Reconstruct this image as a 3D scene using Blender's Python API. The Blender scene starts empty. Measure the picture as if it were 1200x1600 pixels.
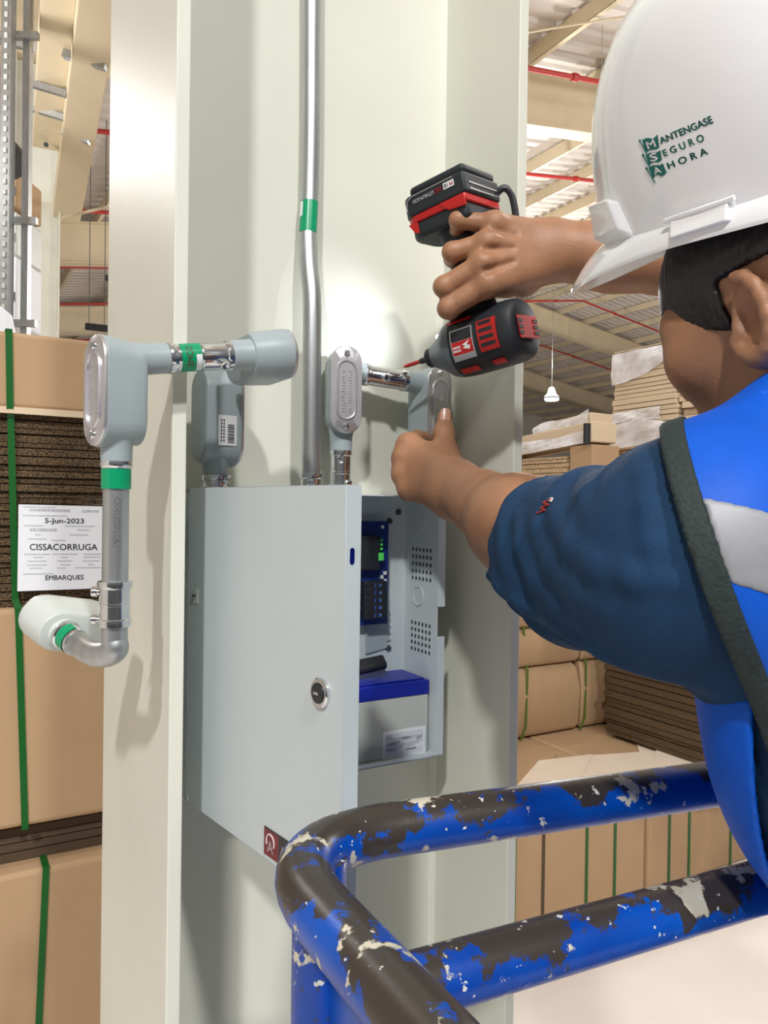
import bpy, bmesh, math, random
import numpy as np
from mathutils import Vector, Matrix
from mathutils.bvhtree import BVHTree

random.seed(7)
SC = bpy.context.scene
COL = SC.collection

# ---------------------------------------------------------------- camera
H = 2.70                     # camera height above the hall floor
ROLL = math.radians(0.8)
PITCH = math.radians(-0.48)
cam_d = bpy.data.cameras.new('camera')
cam_d.sensor_fit = 'HORIZONTAL'
cam_d.sensor_width = 36.0
cam_d.lens = 36.0
cam_d.clip_start = 0.05
cam_d.clip_end = 200
cam = bpy.data.objects.new('camera', cam_d)
COL.objects.link(cam)
CAM_M = Matrix.Translation((0, 0, H)) @ Matrix.Rotation(math.pi / 2 + PITCH, 4, 'X') @ Matrix.Rotation(ROLL, 4, 'Z')
cam.matrix_world = CAM_M
SC.camera = cam

# ---------------------------------------------------------------- exposure, world, hall lamps
SC.view_settings.view_transform = 'Standard'
SC.view_settings.look = 'None'
SC.view_settings.exposure = 0.0
SC.view_settings.gamma = 1.0
SC.view_settings.use_curve_mapping = False
W = bpy.data.worlds.new('hall_ambient')
SC.world = W
W.use_nodes = True
bg = W.node_tree.nodes['Background']
bg.inputs[1].default_value = 0.22
# the unseen rest of the hall: pale roof above, dimmer floor and goods below
_tc = W.node_tree.nodes.new('ShaderNodeTexCoord')
_sp = W.node_tree.nodes.new('ShaderNodeSeparateXYZ')
_rp = W.node_tree.nodes.new('ShaderNodeValToRGB')
_mr = W.node_tree.nodes.new('ShaderNodeMapRange')
_mr.inputs['From Min'].default_value = -1
W.node_tree.links.new(_tc.outputs['Generated'], _sp.inputs[0])
W.node_tree.links.new(_sp.outputs['Z'], _mr.inputs[0])
W.node_tree.links.new(_mr.outputs[0], _rp.inputs[0])
W.node_tree.links.new(_rp.outputs[0], bg.inputs[0])
_rp.color_ramp.elements[0].position = .38
_rp.color_ramp.elements[1].position = .62
_rp.color_ramp.elements[0].color = (.26, .25, .24, 1)
_rp.color_ramp.elements[1].color = (1.0, .99, .97, 1)


def lamp(name, loc, target, power, size, color=(1, 0.99, 0.965), shape='DISK'):
    d = bpy.data.lights.new(name, 'AREA')
    d.shape = shape
    d.size = size
    d.energy = power
    d.color = color
    o = bpy.data.objects.new(name, d)
    COL.objects.link(o)
    o.location = loc
    o.rotation_euler = (Vector(target) - Vector(loc)).to_track_quat('-Z', 'Y').to_euler()
    return o


# high-bay lamps of the hall: one behind the camera, one over the aisle, others down the hall
lamp('high_bay_lamp', (-1.1, -6.4, 9.0), (0.2, 1.0, 2.6), 600, 0.5)
lamp('high_bay_lamp', (2.6, -4.6, 8.5), (0.1, 0.9, 2.6), 370, 0.5)


def bay(loc, power):
    d = bpy.data.lights.new('high_bay_lamp', 'POINT')
    d.shadow_soft_size = .28
    d.energy = power
    d.color = (1, .98, .95)
    o = bpy.data.objects.new('high_bay_lamp', d)
    COL.objects.link(o)
    o.location = loc


bay((-4.0, 5.0, 5.6), 200)
bay((3.2, 3.0, 6.6), 290)
bay((7.5, 8.0, 6.8), 560)
bay((1.5, 13.0, 6.2), 620)
bay((11.0, 17.0, 7.0), 900)
bay((4.5, 22.0, 6.8), 950)


# ---------------------------------------------------------------- picture -> place
def ray(px, py):
    d = CAM_M.to_3x3() @ Vector(((px - 600) / 1200.0, (800 - py) / 1200.0, -1.0))
    return Vector((0, 0, H)), d            # one unit of d is one metre along the view axis


def P(px, py, depth):
    o, d = ray(px, py)
    return o + d * depth


def hit_plane(px, py, p0, n):
    o, d = ray(px, py)
    t = (Vector(p0) - o).dot(n) / d.dot(n)
    return o + d * t


YAW = math.radians(30)
EX = Vector((math.cos(YAW), math.sin(YAW), 0))      # along the column's web
EY = Vector((-math.sin(YAW), math.cos(YAW), 0))     # into the hall, away from the viewer
EZ = Vector((0, 0, 1))
O2 = Vector((-0.2075, 0.75, 0))
CF = 0.346            # flange width
CW = 0.440            # web depth
CT = 0.014            # flange thickness
WEB = CF / 2 - 0.005  # front face of the web


def CL(X, Y, z):
    """column frame -> world; z is measured from the camera height"""
    v = O2 + EX * X + EY * Y
    v.z = H + z
    return v


def on_Y(px, py, Y):
    return hit_plane(px, py, CL(0, Y, 0), EY)


def on_X(px, py, X):
    return hit_plane(px, py, CL(X, 0, 0), EX)


def to_CL(v):
    d = Vector((v.x - O2.x, v.y - O2.y, 0))
    return d.dot(EX), d.dot(EY), v.z - H


# ---------------------------------------------------------------- mesh helpers
class MB:
    def __init__(self):
        self.bm = bmesh.new()

    def faces(self, pts, fs, m=0):
        vs = [self.bm.verts.new(p) for p in pts]
        for f in fs:
            try:
                fc = self.bm.faces.new([vs[i] for i in f])
                fc.material_index = m
            except ValueError:
                pass
        return vs

    def box(self, c, s, R=None, m=0):
        c = Vector(c)
        R = R or Matrix.Identity(3)
        pts = []
        for k in range(8):
            v = Vector(((-.5, .5)[k & 1] * s[0], (-.5, .5)[(k >> 1) & 1] * s[1], (-.5, .5)[(k >> 2) & 1] * s[2]))
            pts.append(c + R @ v)
        self.faces(pts, [(0, 1, 3, 2), (4, 6, 7, 5), (0, 4, 5, 1), (2, 3, 7, 6), (0, 2, 6, 4), (1, 5, 7, 3)], m)

    def cbox(self, X0, X1, Y0, Y1, z0, z1, m=0):
        """box in the column frame"""
        pts = [CL(X, Y, z) for z in (z0, z1) for Y in (Y0, Y1) for X in (X0, X1)]
        self.faces(pts, [(0, 1, 3, 2), (4, 6, 7, 5), (0, 4, 5, 1), (2, 3, 7, 6), (0, 2, 6, 4), (1, 5, 7, 3)], m)

    def prism(self, poly, vec, m=0):
        n = len(poly)
        vec = Vector(vec)
        pts = [Vector(p) for p in poly] + [Vector(p) + vec for p in poly]
        fs = [tuple(range(n)), tuple(range(2 * n - 1, n - 1, -1))]
        fs += [(i, (i + 1) % n, n + (i + 1) % n, n + i) for i in range(n)]
        self.faces(pts, fs, m)

    def loft(self, rings, cap0=True, cap1=True, m=0, closed=True):
        n = len(rings[0])
        vs = [[self.bm.verts.new(p) for p in r] for r in rings]
        for a, b in zip(vs[:-1], vs[1:]):
            for i in range(n if closed else n - 1):
                j = (i + 1) % n
                try:
                    self.bm.faces.new((a[i], a[j], b[j], b[i])).material_index = m
                except ValueError:
                    pass
        if cap0:
            self.bm.faces.new(list(reversed(vs[0]))).material_index = m
        if cap1:
            self.bm.faces.new(vs[-1]).material_index = m
        return vs

    def tube(self, pts, r, n=20, cap=True, m=0):
        pts = [Vector(p) for p in pts]
        k = len(pts)
        rs = r if isinstance(r, (list, tuple)) else [r] * k
        rings = []
        up = None
        for i in range(k):
            t = (pts[min(i + 1, k - 1)] - pts[max(i - 1, 0)]).normalized()
            if up is None:
                a = Vector((0, 0, 1)) if abs(t.z) < .9 else Vector((1, 0, 0))
                up = (a - t * a.dot(t)).normalized()
            else:
                up = (up - t * up.dot(t)).normalized()
            s = t.cross(up)
            rings.append([pts[i] + (up * math.cos(2 * math.pi * q / n) + s * math.sin(2 * math.pi * q / n)) * rs[i] for q in range(n)])
        self.loft(rings, cap, cap, m)

    def lathe(self, o, axis, prof, n=32, m=0, cap=True):
        """prof = [(distance along the axis, radius)]"""
        o = Vector(o)
        axis = Vector(axis).normalized()
        self.tube([o + axis * h for h, _ in prof], [max(q, 1e-5) for _, q in prof], n, cap, m) if False else None
        a = Vector((0, 0, 1)) if abs(axis.z) < .9 else Vector((1, 0, 0))
        u = (a - axis * a.dot(axis)).normalized()
        s = axis.cross(u)
        rings = [[o + axis * h + (u * math.cos(2 * math.pi * q / n) + s * math.sin(2 * math.pi * q / n)) * max(r, 1e-5) for q in range(n)] for h, r in prof]
        self.loft(rings, cap, cap, m)

    def ball(self, c, r, R=None, seg=20, m=0):
        c = Vector(c)
        r = (r, r, r) if not isinstance(r, (tuple, list)) else r
        R = R or Matrix.Identity(3)
        rings = []
        for i in range(1, seg // 2):
            th = math.pi * i / (seg // 2)
            rings.append([c + R @ Vector((r[0] * math.sin(th) * math.cos(2 * math.pi * q / seg), r[1] * math.sin(th) * math.sin(2 * math.pi * q / seg), r[2] * math.cos(th))) for q in range(seg)])
        self.loft(rings, True, True, m)

    def obj(self, name, mats, parent=None, bevel=0, seg=2, smooth=True, angle=35):
        bmesh.ops.recalc_face_normals(self.bm, faces=self.bm.faces[:])
        me = bpy.data.meshes.new(name)
        self.bm.to_mesh(me)
        self.bm.free()
        return link_mesh(name, me, mats, parent, bevel, seg, smooth, angle)


def link_mesh(name, me, mats, parent=None, bevel=0, seg=2, smooth=True, angle=35):
    for mm in (mats if isinstance(mats, (list, tuple)) else [mats]):
        me.materials.append(mm)
    if smooth:
        me.polygons.foreach_set('use_smooth', [True] * len(me.polygons))
        me.set_sharp_from_angle(angle=math.radians(angle))
    o = bpy.data.objects.new(name, me)
    COL.objects.link(o)
    if bevel:
        b = o.modifiers.new('bevel', 'BEVEL')
        b.width = bevel
        b.segments = seg
        b.limit_method = 'ANGLE'
        b.angle_limit = math.radians(40)
        b.harden_normals = False
    if parent:
        o.parent = parent
        o.matrix_parent_inverse = world_of(parent).inverted()
    return o


def world_of(o):
    m = o.matrix_basis
    if o.parent:
        m = world_of(o.parent) @ o.matrix_parent_inverse @ m
    return m


def tag(o, label=None, cat=None, group=None, kind=None):
    if label:
        o['label'] = label
    if cat:
        o['category'] = cat
    if group:
        o['group'] = group
    if kind:
        o['kind'] = kind
    return o


def thing(name, loc, label, cat, group=None):
    o = bpy.data.objects.new(name, None)
    o.empty_display_size = 0.05
    COL.objects.link(o)
    o.location = loc
    return tag(o, label, cat, group)


def copy_tree(o, parent=None, pinv=None):
    c = o.copy()
    COL.objects.link(c)
    if parent:
        c.parent = parent
        c.matrix_parent_inverse = o.matrix_parent_inverse.copy()
    for ch in list(o.children):
        copy_tree(ch, c)
    return c


def frame(t, hint=Vector((0, 0, 1))):
    """orthonormal (t, s, n) with n close to hint"""
    t = Vector(t).normalized()
    n = Vector(hint)
    n = (n - t * n.dot(t)).normalized()
    return t, n.cross(t), n


def smooth_path(ctrl, n=8):
    """Catmull-Rom through the control points"""
    c = [Vector(p) for p in ctrl]
    c = [c[0] * 2 - c[1]] + c + [c[-1] * 2 - c[-2]]
    out = []
    for i in range(1, len(c) - 2):
        for k in range(n):
            t = k / n
            a, b, d, e = c[i - 1], c[i], c[i + 1], c[i + 2]
            out.append(.5 * ((2 * b) + (d - a) * t + (2 * a - 5 * b + 4 * d - e) * t * t + (3 * b - a - 3 * d + e) * t ** 3))
    out.append(c[-2])
    return out


def text_geo(body, size=1.0, bold=0.0, align='LEFT', spacing=1.0):
    """2-D lettering as (points, faces)"""
    cu = bpy.data.curves.new('lettering', 'FONT')
    cu.body = body
    cu.size = size
    cu.offset = 0
    cu.align_x = align
    cu.space_character = spacing
    cu.resolution_u = 3
    o = bpy.data.objects.new('lettering', cu)
    COL.objects.link(o)
    dg = bpy.context.evaluated_depsgraph_get()
    ev = o.evaluated_get(dg)
    me = ev.to_mesh()
    pts = [(v.co.x, v.co.y) for v in me.vertices]
    fs = [tuple(p.vertices) for p in me.polygons]
    ev.to_mesh_clear()
    bpy.data.objects.remove(o)
    bpy.data.curves.remove(cu)
    if bold:                       # heavier strokes: the same outline laid again a hair to each side
        n = len(pts)
        p0, f0 = list(pts), list(fs)
        for k, (dx, dy) in enumerate(((bold, 0), (-bold, 0), (0, bold), (0, -bold))):
            pts += [(x + dx, y + dy) for x, y in p0]
            fs += [tuple(i + n * (k + 1) for i in f) for f in f0]
    return pts, fs


def put_text(mb, body, fn, size=1.0, bold=0.0, align='LEFT', spacing=1.0, m=0, width=None):
    """width: stretch so that the lettering is that wide"""
    pts, fs = text_geo(body, size, bold, align, spacing)
    if width:
        x0 = min(p[0] for p in pts)
        x1 = max(p[0] for p in pts)
        k = width / (x1 - x0)
        pts = [(p[0] * k, p[1]) for p in pts]
    mb.faces([fn(*p) for p in pts], fs, m)


def sub_mb(mb, cuts=1):
    bmesh.ops.subdivide_edges(mb.bm, edges=mb.bm.edges[:], cuts=cuts, use_grid_fill=True)


# ---------------------------------------------------------------- materials
def nodes_of(m):
    m.use_nodes = True
    nt = m.node_tree
    b = nt.nodes['Principled BSDF']
    return nt, b


def mat(name, color, rough=0.5, metal=0.0, var=0.0, scale=8.0, bump=0.0, bscale=60.0, spec=0.5, sub=0.0, coat=0.0, stretch=None):
    m = bpy.data.materials.new(name)
    nt, b = nodes_of(m)
    N, L = nt.nodes, nt.links
    b.inputs['Base Color'].default_value = (*color, 1)
    b.inputs['Roughness'].default_value = rough
    b.inputs['Metallic'].default_value = metal
    b.inputs['Specular IOR Level'].default_value = spec
    b.inputs['Coat Weight'].default_value = coat
    if sub:
        b.inputs['Subsurface Weight'].default_value = sub
        b.inputs['Subsurface Radius'].default_value = (0.02, 0.008, 0.004)
        b.inputs['Subsurface Scale'].default_value = 0.3
    tc = N.new('ShaderNodeTexCoord')
    src = tc.outputs['Object']
    if stretch:
        mp = N.new('ShaderNodeMapping')
        mp.inputs['Scale'].default_value = stretch
        L.new(src, mp.inputs[0])
        src = mp.outputs[0]
    if var:
        n = N.new('ShaderNodeTexNoise')
        n.inputs['Scale'].default_value = scale
        n.inputs['Detail'].default_value = 5
        L.new(src, n.inputs['Vector'])
        r = N.new('ShaderNodeValToRGB')
        r.color_ramp.elements[0].position = .3
        r.color_ramp.elements[1].position = .7
        r.color_ramp.elements[0].color = (*[c * (1 - var) for c in color], 1)
        r.color_ramp.elements[1].color = (*[min(1, c * (1 + var)) for c in color], 1)
        L.new(n.outputs['Fac'], r.inputs[0])
        L.new(r.outputs[0], b.inputs['Base Color'])
    if bump:
        n = N.new('ShaderNodeTexNoise')
        n.inputs['Scale'].default_value = bscale
        n.inputs['Detail'].default_value = 3
        L.new(src, n.inputs['Vector'])
        bp = N.new('ShaderNodeBump')
        bp.inputs['Strength'].default_value = bump
        bp.inputs['Distance'].default_value = 0.002
        L.new(n.outputs['Fac'], bp.inputs['Height'])
        L.new(bp.outputs[0], b.inputs['Normal'])
    return m


def emit(name, color, strength):
    m = bpy.data.materials.new(name)
    nt, b = nodes_of(m)
    b.inputs['Base Color'].default_value = (*color, 1)
    b.inputs['Emission Color'].default_value = (*color, 1)
    b.inputs['Emission Strength'].default_value = strength
    return m


M = {}
M['cream'] = mat('cream_steel_paint', (0.71, 0.712, 0.625), 0.46, var=.04, scale=4, bump=.06, bscale=90)
M['beam'] = mat('roof_cream_paint', (0.72, 0.62, 0.44), 0.5, var=.05, scale=2)
M['deck'] = mat('roof_deck_sheet', (0.62, 0.57, 0.52), 0.45, var=.06, scale=1.2)
M['sprinkler'] = mat('sprinkler_red', (0.45, 0.03, 0.025), 0.4)
M['floor'] = mat('hall_floor_concrete', (0.86, 0.80, 0.765), 0.35, var=.04, scale=1.5)
M['wall'] = mat('hall_wall', (0.75, 0.72, 0.68), 0.7, var=.04, scale=1)
M['greybox'] = mat('grey_cabinet_paint', (0.53, 0.59, 0.61), 0.42, var=.025, scale=5, bump=.05, bscale=200)
M['cast'] = mat('grey_cast_paint', (0.34, 0.40, 0.42), 0.38, var=.04, scale=20, bump=.06, bscale=160)
M['cast_pale'] = mat('pale_cast_paint', (0.60, 0.64, 0.62), 0.35, var=.04, scale=20)
M['emt'] = mat('galvanised_conduit', (0.46, 0.48, 0.49), 0.40, 0.9, var=.12, scale=14, stretch=(6, 6, 1))
M['zinc'] = mat('bright_zinc', (0.74, 0.76, 0.78), 0.16, 1.0, var=.1, scale=60)
M['alu'] = mat('stamped_aluminium', (0.66, 0.65, 0.68), 0.36, 0.85, var=.06, scale=30)
M['seam'] = mat('dark_gasket', (0.05, 0.06, 0.06), 0.6)
M['green_label'] = mat('green_label', (0.0, 0.30, 0.13), 0.28)
M['white_label'] = mat('white_label', (0.80, 0.81, 0.82), 0.4)
M['white_paper'] = mat('white_paper', (0.78, 0.80, 0.86), 0.6)
M['ink'] = mat('black_ink', (0.02, 0.025, 0.035), 0.6)
M['grey_ink'] = mat('faint_grey_ink', (0.40, 0.41, 0.46), 0.6)
M['pale_ink'] = mat('pale_grey_band', (0.64, 0.66, 0.72), 0.6)
M['black'] = mat('black_plastic', (0.015, 0.016, 0.02), 0.45)
M['pcb'] = mat('blue_circuit_board', (0.008, 0.025, 0.16), 0.3, var=.3, scale=120)
M['relay_green'] = mat('green_terminal', (0.10, 0.75, 0.12), 0.4)
M['battery'] = mat('battery_grey', (0.50, 0.53, 0.49), 0.5)
M['battery_lid'] = mat('battery_lid_blue', (0.005, 0.018, 0.30), 0.4)
M['logo_red'] = mat('logo_dark_red', (0.16, 0.006, 0.012), 0.4)
M['logo_black'] = mat('logo_black', (0.008, 0.008, 0.008), 0.35)
M['logo_white'] = mat('logo_pale', (0.62, 0.5, 0.5), 0.5)
M['blue_led'] = mat('blue_lens', (0.003, 0.008, 0.12), 0.2)
M['film'] = None


def rail_material():
    m = bpy.data.materials.new('worn_blue_rail_paint')
    nt, b = nodes_of(m)
    N, L = nt.nodes, nt.links
    tc = N.new('ShaderNodeTexCoord')

    def noise(scale, detail, lo, hi, off=0.0, rough=.6):
        mp = N.new('ShaderNodeMapping')
        mp.inputs['Location'].default_value = (off, off * 1.7, off * .4)
        L.new(tc.outputs['Object'], mp.inputs[0])
        n = N.new('ShaderNodeTexNoise')
        n.inputs['Scale'].default_value = scale
        n.inputs['Detail'].default_value = detail
        n.inputs['Roughness'].default_value = rough
        L.new(mp.outputs[0], n.inputs['Vector'])
        r = N.new('ShaderNodeValToRGB')
        r.color_ramp.elements[0].position = lo
        r.color_ramp.elements[1].position = hi
        L.new(n.outputs['Fac'], r.inputs[0])
        return r.outputs[0]

    def mix(a, bcol, fac):
        x = N.new('ShaderNodeMixRGB')
        L.new(fac, x.inputs[0])
        if isinstance(a, tuple):
            x.inputs[1].default_value = (*a, 1)
        else:
            L.new(a, x.inputs[1])
        x.inputs[2].default_value = (*bcol, 1)
        return x.outputs[0]
    # wear sits mainly on the upward, most handled side: normal z as a mask for scuffed paint
    geo = N.new('ShaderNodeNewGeometry')
    sep = N.new('ShaderNodeSeparateXYZ')
    L.new(geo.outputs['Normal'], sep.inputs[0])
    blue = mix((0.0, 0.085, 0.50), (0.0, 0.04, 0.30), noise(9, 4, .35, .7, 1.3))
    add = N.new('ShaderNodeMath')
    add.operation = 'MULTIPLY_ADD'
    add.inputs[1].default_value = 0.13
    L.new(sep.outputs['Z'], add.inputs[0])
    mp = N.new('ShaderNodeTexNoise')
    mp.inputs['Scale'].default_value = 21
    mp.inputs['Detail'].default_value = 9
    mp.inputs['Roughness'].default_value = .68
    L.new(tc.outputs['Object'], mp.inputs['Vector'])
    L.new(mp.outputs['Fac'], add.inputs[2])
    r = N.new('ShaderNodeValToRGB')
    r.color_ramp.elements[0].position = .555
    r.color_ramp.elements[1].position = .58
    L.new(add.outputs[0], r.inputs[0])
    dark = mix(blue, (0.045, 0.036, 0.03), r.outputs[0])
    cream = mix(dark, (0.62, 0.58, 0.46), noise(32, 8, .60, .622, 4.1))
    specks = mix(cream, (0.66, 0.66, 0.62), noise(95, 3, .665, .69, 8.1))
    L.new(specks, b.inputs['Base Color'])
    b.inputs['Roughness'].default_value = .33
    bp = N.new('ShaderNodeBump')
    bp.inputs['Strength'].default_value = .35
    bp.inputs['Distance'].default_value = .0015
    L.new(mp.outputs['Fac'], bp.inputs['Height'])
    L.new(bp.outputs[0], b.inputs['Normal'])
    return m


M['rail'] = rail_material()
M['railblue'] = mat('blue_gloss_paint', (0.0, 0.075, 0.45), 0.3, var=.15, scale=20)


def card_material(name, color, flute=0.0, fscale=300.0, var=.06):
    """cardboard; flute > 0 draws the open corrugated edges as bands"""
    m = bpy.data.materials.new(name)
    nt, b = nodes_of(m)
    N, L = nt.nodes, nt.links
    tc = N.new('ShaderNodeTexCoord')
    n = N.new('ShaderNodeTexNoise')
    n.inputs['Scale'].default_value = 6
    n.inputs['Detail'].default_value = 6
    L.new(tc.outputs['Object'], n.inputs['Vector'])
    r = N.new('ShaderNodeValToRGB')
    r.color_ramp.elements[0].color = (*[c * (1 - var) for c in color], 1)
    r.color_ramp.elements[1].color = (*[c * (1 + var) for c in color], 1)
    L.new(n.outputs['Fac'], r.inputs[0])
    colr = r.outputs[0]
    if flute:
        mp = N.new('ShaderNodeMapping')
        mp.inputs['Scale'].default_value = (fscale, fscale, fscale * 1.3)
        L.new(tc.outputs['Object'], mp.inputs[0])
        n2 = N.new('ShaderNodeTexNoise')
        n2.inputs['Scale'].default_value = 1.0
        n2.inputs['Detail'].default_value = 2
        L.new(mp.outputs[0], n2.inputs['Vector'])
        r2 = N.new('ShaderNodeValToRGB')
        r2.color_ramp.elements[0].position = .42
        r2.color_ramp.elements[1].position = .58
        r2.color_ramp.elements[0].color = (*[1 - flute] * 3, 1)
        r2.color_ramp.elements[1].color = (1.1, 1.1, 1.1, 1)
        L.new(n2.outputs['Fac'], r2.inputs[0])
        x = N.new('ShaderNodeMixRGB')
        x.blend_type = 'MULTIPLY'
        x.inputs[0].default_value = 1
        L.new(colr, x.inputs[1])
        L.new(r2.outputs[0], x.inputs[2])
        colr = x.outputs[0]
        bp = N.new('ShaderNodeBump')
        bp.inputs['Strength'].default_value = .6
        bp.inputs['Distance'].default_value = .004
        L.new(n2.outputs['Fac'], bp.inputs['Height'])
        L.new(bp.outputs[0], b.inputs['Normal'])
    L.new(colr, b.inputs['Base Color'])
    b.inputs['Roughness'].default_value = .8
    b.inputs['Specular IOR Level'].default_value = .2
    return m


M['card'] = card_material('kraft_cardboard', (0.45, 0.30, 0.175))
M['card_pale'] = card_material('pale_cardboard', (0.66, 0.53, 0.38))
M['card_sheet'] = card_material('pale_cardboard_sheet', (0.78, 0.67, 0.55))
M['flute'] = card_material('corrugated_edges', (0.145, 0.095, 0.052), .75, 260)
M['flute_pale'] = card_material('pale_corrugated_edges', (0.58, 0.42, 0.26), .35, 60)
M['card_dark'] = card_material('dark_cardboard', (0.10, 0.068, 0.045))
M['strap'] = mat('green_strap', (0.004, 0.10, 0.015), 0.3)
M['strap_pale'] = mat('dull_green_strap', (0.10, 0.16, 0.03), 0.4)
M['wood'] = mat('pallet_wood', (0.35, 0.25, 0.15), 0.8, var=.2, scale=6, stretch=(1, 8, 8))


def film_material():
    m = bpy.data.materials.new('clear_stretch_film')
    nt, b = nodes_of(m)
    b.inputs['Base Color'].default_value = (0.93, 0.93, 0.97, 1)
    b.inputs['Roughness'].default_value = .18
    b.inputs['Alpha'].default_value = .55
    N, L = nt.nodes, nt.links
    tc = N.new('ShaderNodeTexCoord')
    n = N.new('ShaderNodeTexNoise')
    n.inputs['Scale'].default_value = 3.5
    n.inputs['Detail'].default_value = 4
    L.new(tc.outputs['Object'], n.inputs['Vector'])
    r = N.new('ShaderNodeValToRGB')
    r.color_ramp.elements[0].position = .40
    r.color_ramp.elements[1].position = .55
    r.color_ramp.elements[0].color = (.55, .55, .55, 1)
    r.color_ramp.elements[1].color = (.95, .95, .95, 1)
    L.new(n.outputs['Fac'], r.inputs[0])
    L.new(r.outputs[0], b.inputs['Alpha'])
    bp = N.new('ShaderNodeBump')
    bp.inputs['Strength'].default_value = .8
    bp.inputs['Distance'].default_value = .02
    L.new(n.outputs['Fac'], bp.inputs['Height'])
    L.new(bp.outputs[0], b.inputs['Normal'])
    return m


M['film'] = film_material()
# ================================================================ the hall
mb = MB()
fx0, fx1, fy0, fy1 = -8, 46, -4, 41
mb.faces([CL(X, Y, -H) for X, Y in ((fx0, fy0), (fx1, fy0), (fx1, fy1), (fx0, fy1))] +
         [CL(X, Y, -H - .1) for X, Y in ((fx0, fy0), (fx1, fy0), (fx1, fy1), (fx0, fy1))],
         [(0, 1, 2, 3), (4, 5, 6, 7), (0, 1, 5, 4), (1, 2, 6, 5), (2, 3, 7, 6), (3, 0, 4, 7)])
tag(mb.obj('floor', M['floor'], smooth=False), kind='structure')

RIDGE = 21.0


def roof_z(X):
    """underside of the rafters above the camera height"""
    return 4.54 + .15 * X if X < RIDGE else 4.54 + .15 * (2 * RIDGE - X)


RD = 0.85        # rafter depth
# roof deck with its ribs running down the slope
mb = MB()
prof = []
Y = fy0
while Y < fy1:
    prof += [(Y, 0), (Y + .15, 0), (Y + .19, .045), (Y + .27, .045)]
    Y += .31
top = RD + .27
rows = []
for X in (fx0, RIDGE, fx1):
    rows.append([CL(X, y, roof_z(X) + top + dz) for y, dz in prof])
mb.loft(rows, False, False, closed=False)
tag(mb.obj('ceiling', M['deck'], smooth=False), kind='structure')

# far walls
mb = MB()
mb.cbox(fx0, fx1, fy1, fy1 + .15, -H, 9.2)
tag(mb.obj('wall_far', M['wall'], smooth=False), kind='structure')
mb = MB()
mb.cbox(fx1, fx1 + .15, fy0, fy1, -H, 9.2)
tag(mb.obj('wall_right', M['wall'], smooth=False), kind='structure')


mb = MB()
mb.cbox(fx0 - .15, fx0, fy0, fy1, -H, 5.2)
tag(mb.obj('wall_left', M['wall'], smooth=False), kind='structure')


def sloped(mb, Y0, Y1, z0, z1, X0=fx0, X1=fx1):
    """a bar following both roof slopes: between z0 and z1 above the rafter underside"""
    for a, b in ((X0, RIDGE), (RIDGE, X1)):
        pts = [CL(X, Yy, roof_z(X) + z) for X in (a, b) for Yy in (Y0, Y1) for z in (z0, z1)]
        mb.faces(pts, [(0, 1, 3, 2), (4, 6, 7, 5), (0, 4, 5, 1), (2, 3, 7, 6), (0, 2, 6, 4), (1, 5, 7, 3)])


FRAMES = [0.173 + 8 * k for k in range(1, 5)]
where = ['nearest to the worker, crossing above his raised hand', 'second in the row beyond the column', 'with the ridge bend seen below the raised hand', 'farthest down the hall']
for k, Yf in enumerate(FRAMES):
    t = thing('roof_rafter', CL(RIDGE, Yf, roof_z(RIDGE)), 'cream steel roof rafter ' + where[k], 'roof beam', 'steel roof rafters')
    mb = MB()
    sloped(mb, Yf - .008, Yf + .008, .02, RD - .02)
    X = fx0 + 1.2
    while X < fx1:                       # stiffener plates
        mb.cbox(X - .008, X + .008, Yf - .13, Yf + .13, roof_z(X) + .03, roof_z(X) + RD - .03)
        X += 6
    mb.obj('web', M['beam'], t, smooth=False)
    mb = MB()
    sloped(mb, Yf - .15, Yf + .15, 0, .02)
    mb.obj('flange', M['beam'], t, smooth=False)
    mb = MB()
    sloped(mb, Yf - .15, Yf + .15, RD - .02, RD)
    mb.obj('flange', M['beam'], t, smooth=False)

X = -5.2
while X < 44:
    mb = MB()
    z = roof_z(X) + RD
    # C-section purlin: web and two lips
    mb.cbox(X - .003, X + .003, fy0, fy1 - .02, z, z + .25)
    mb.cbox(X - .003, X + .075, fy0, fy1 - .02, z, z + .006)
    mb.cbox(X - .003, X + .075, fy0, fy1 - .02, z + .244, z + .25)
    tag(mb.obj('roof_purlin', M['beam'], smooth=False), 'slim cream purlin running lengthwise under the roof deck', 'purlin', 'roof purlins')
    X += 1.55

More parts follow.
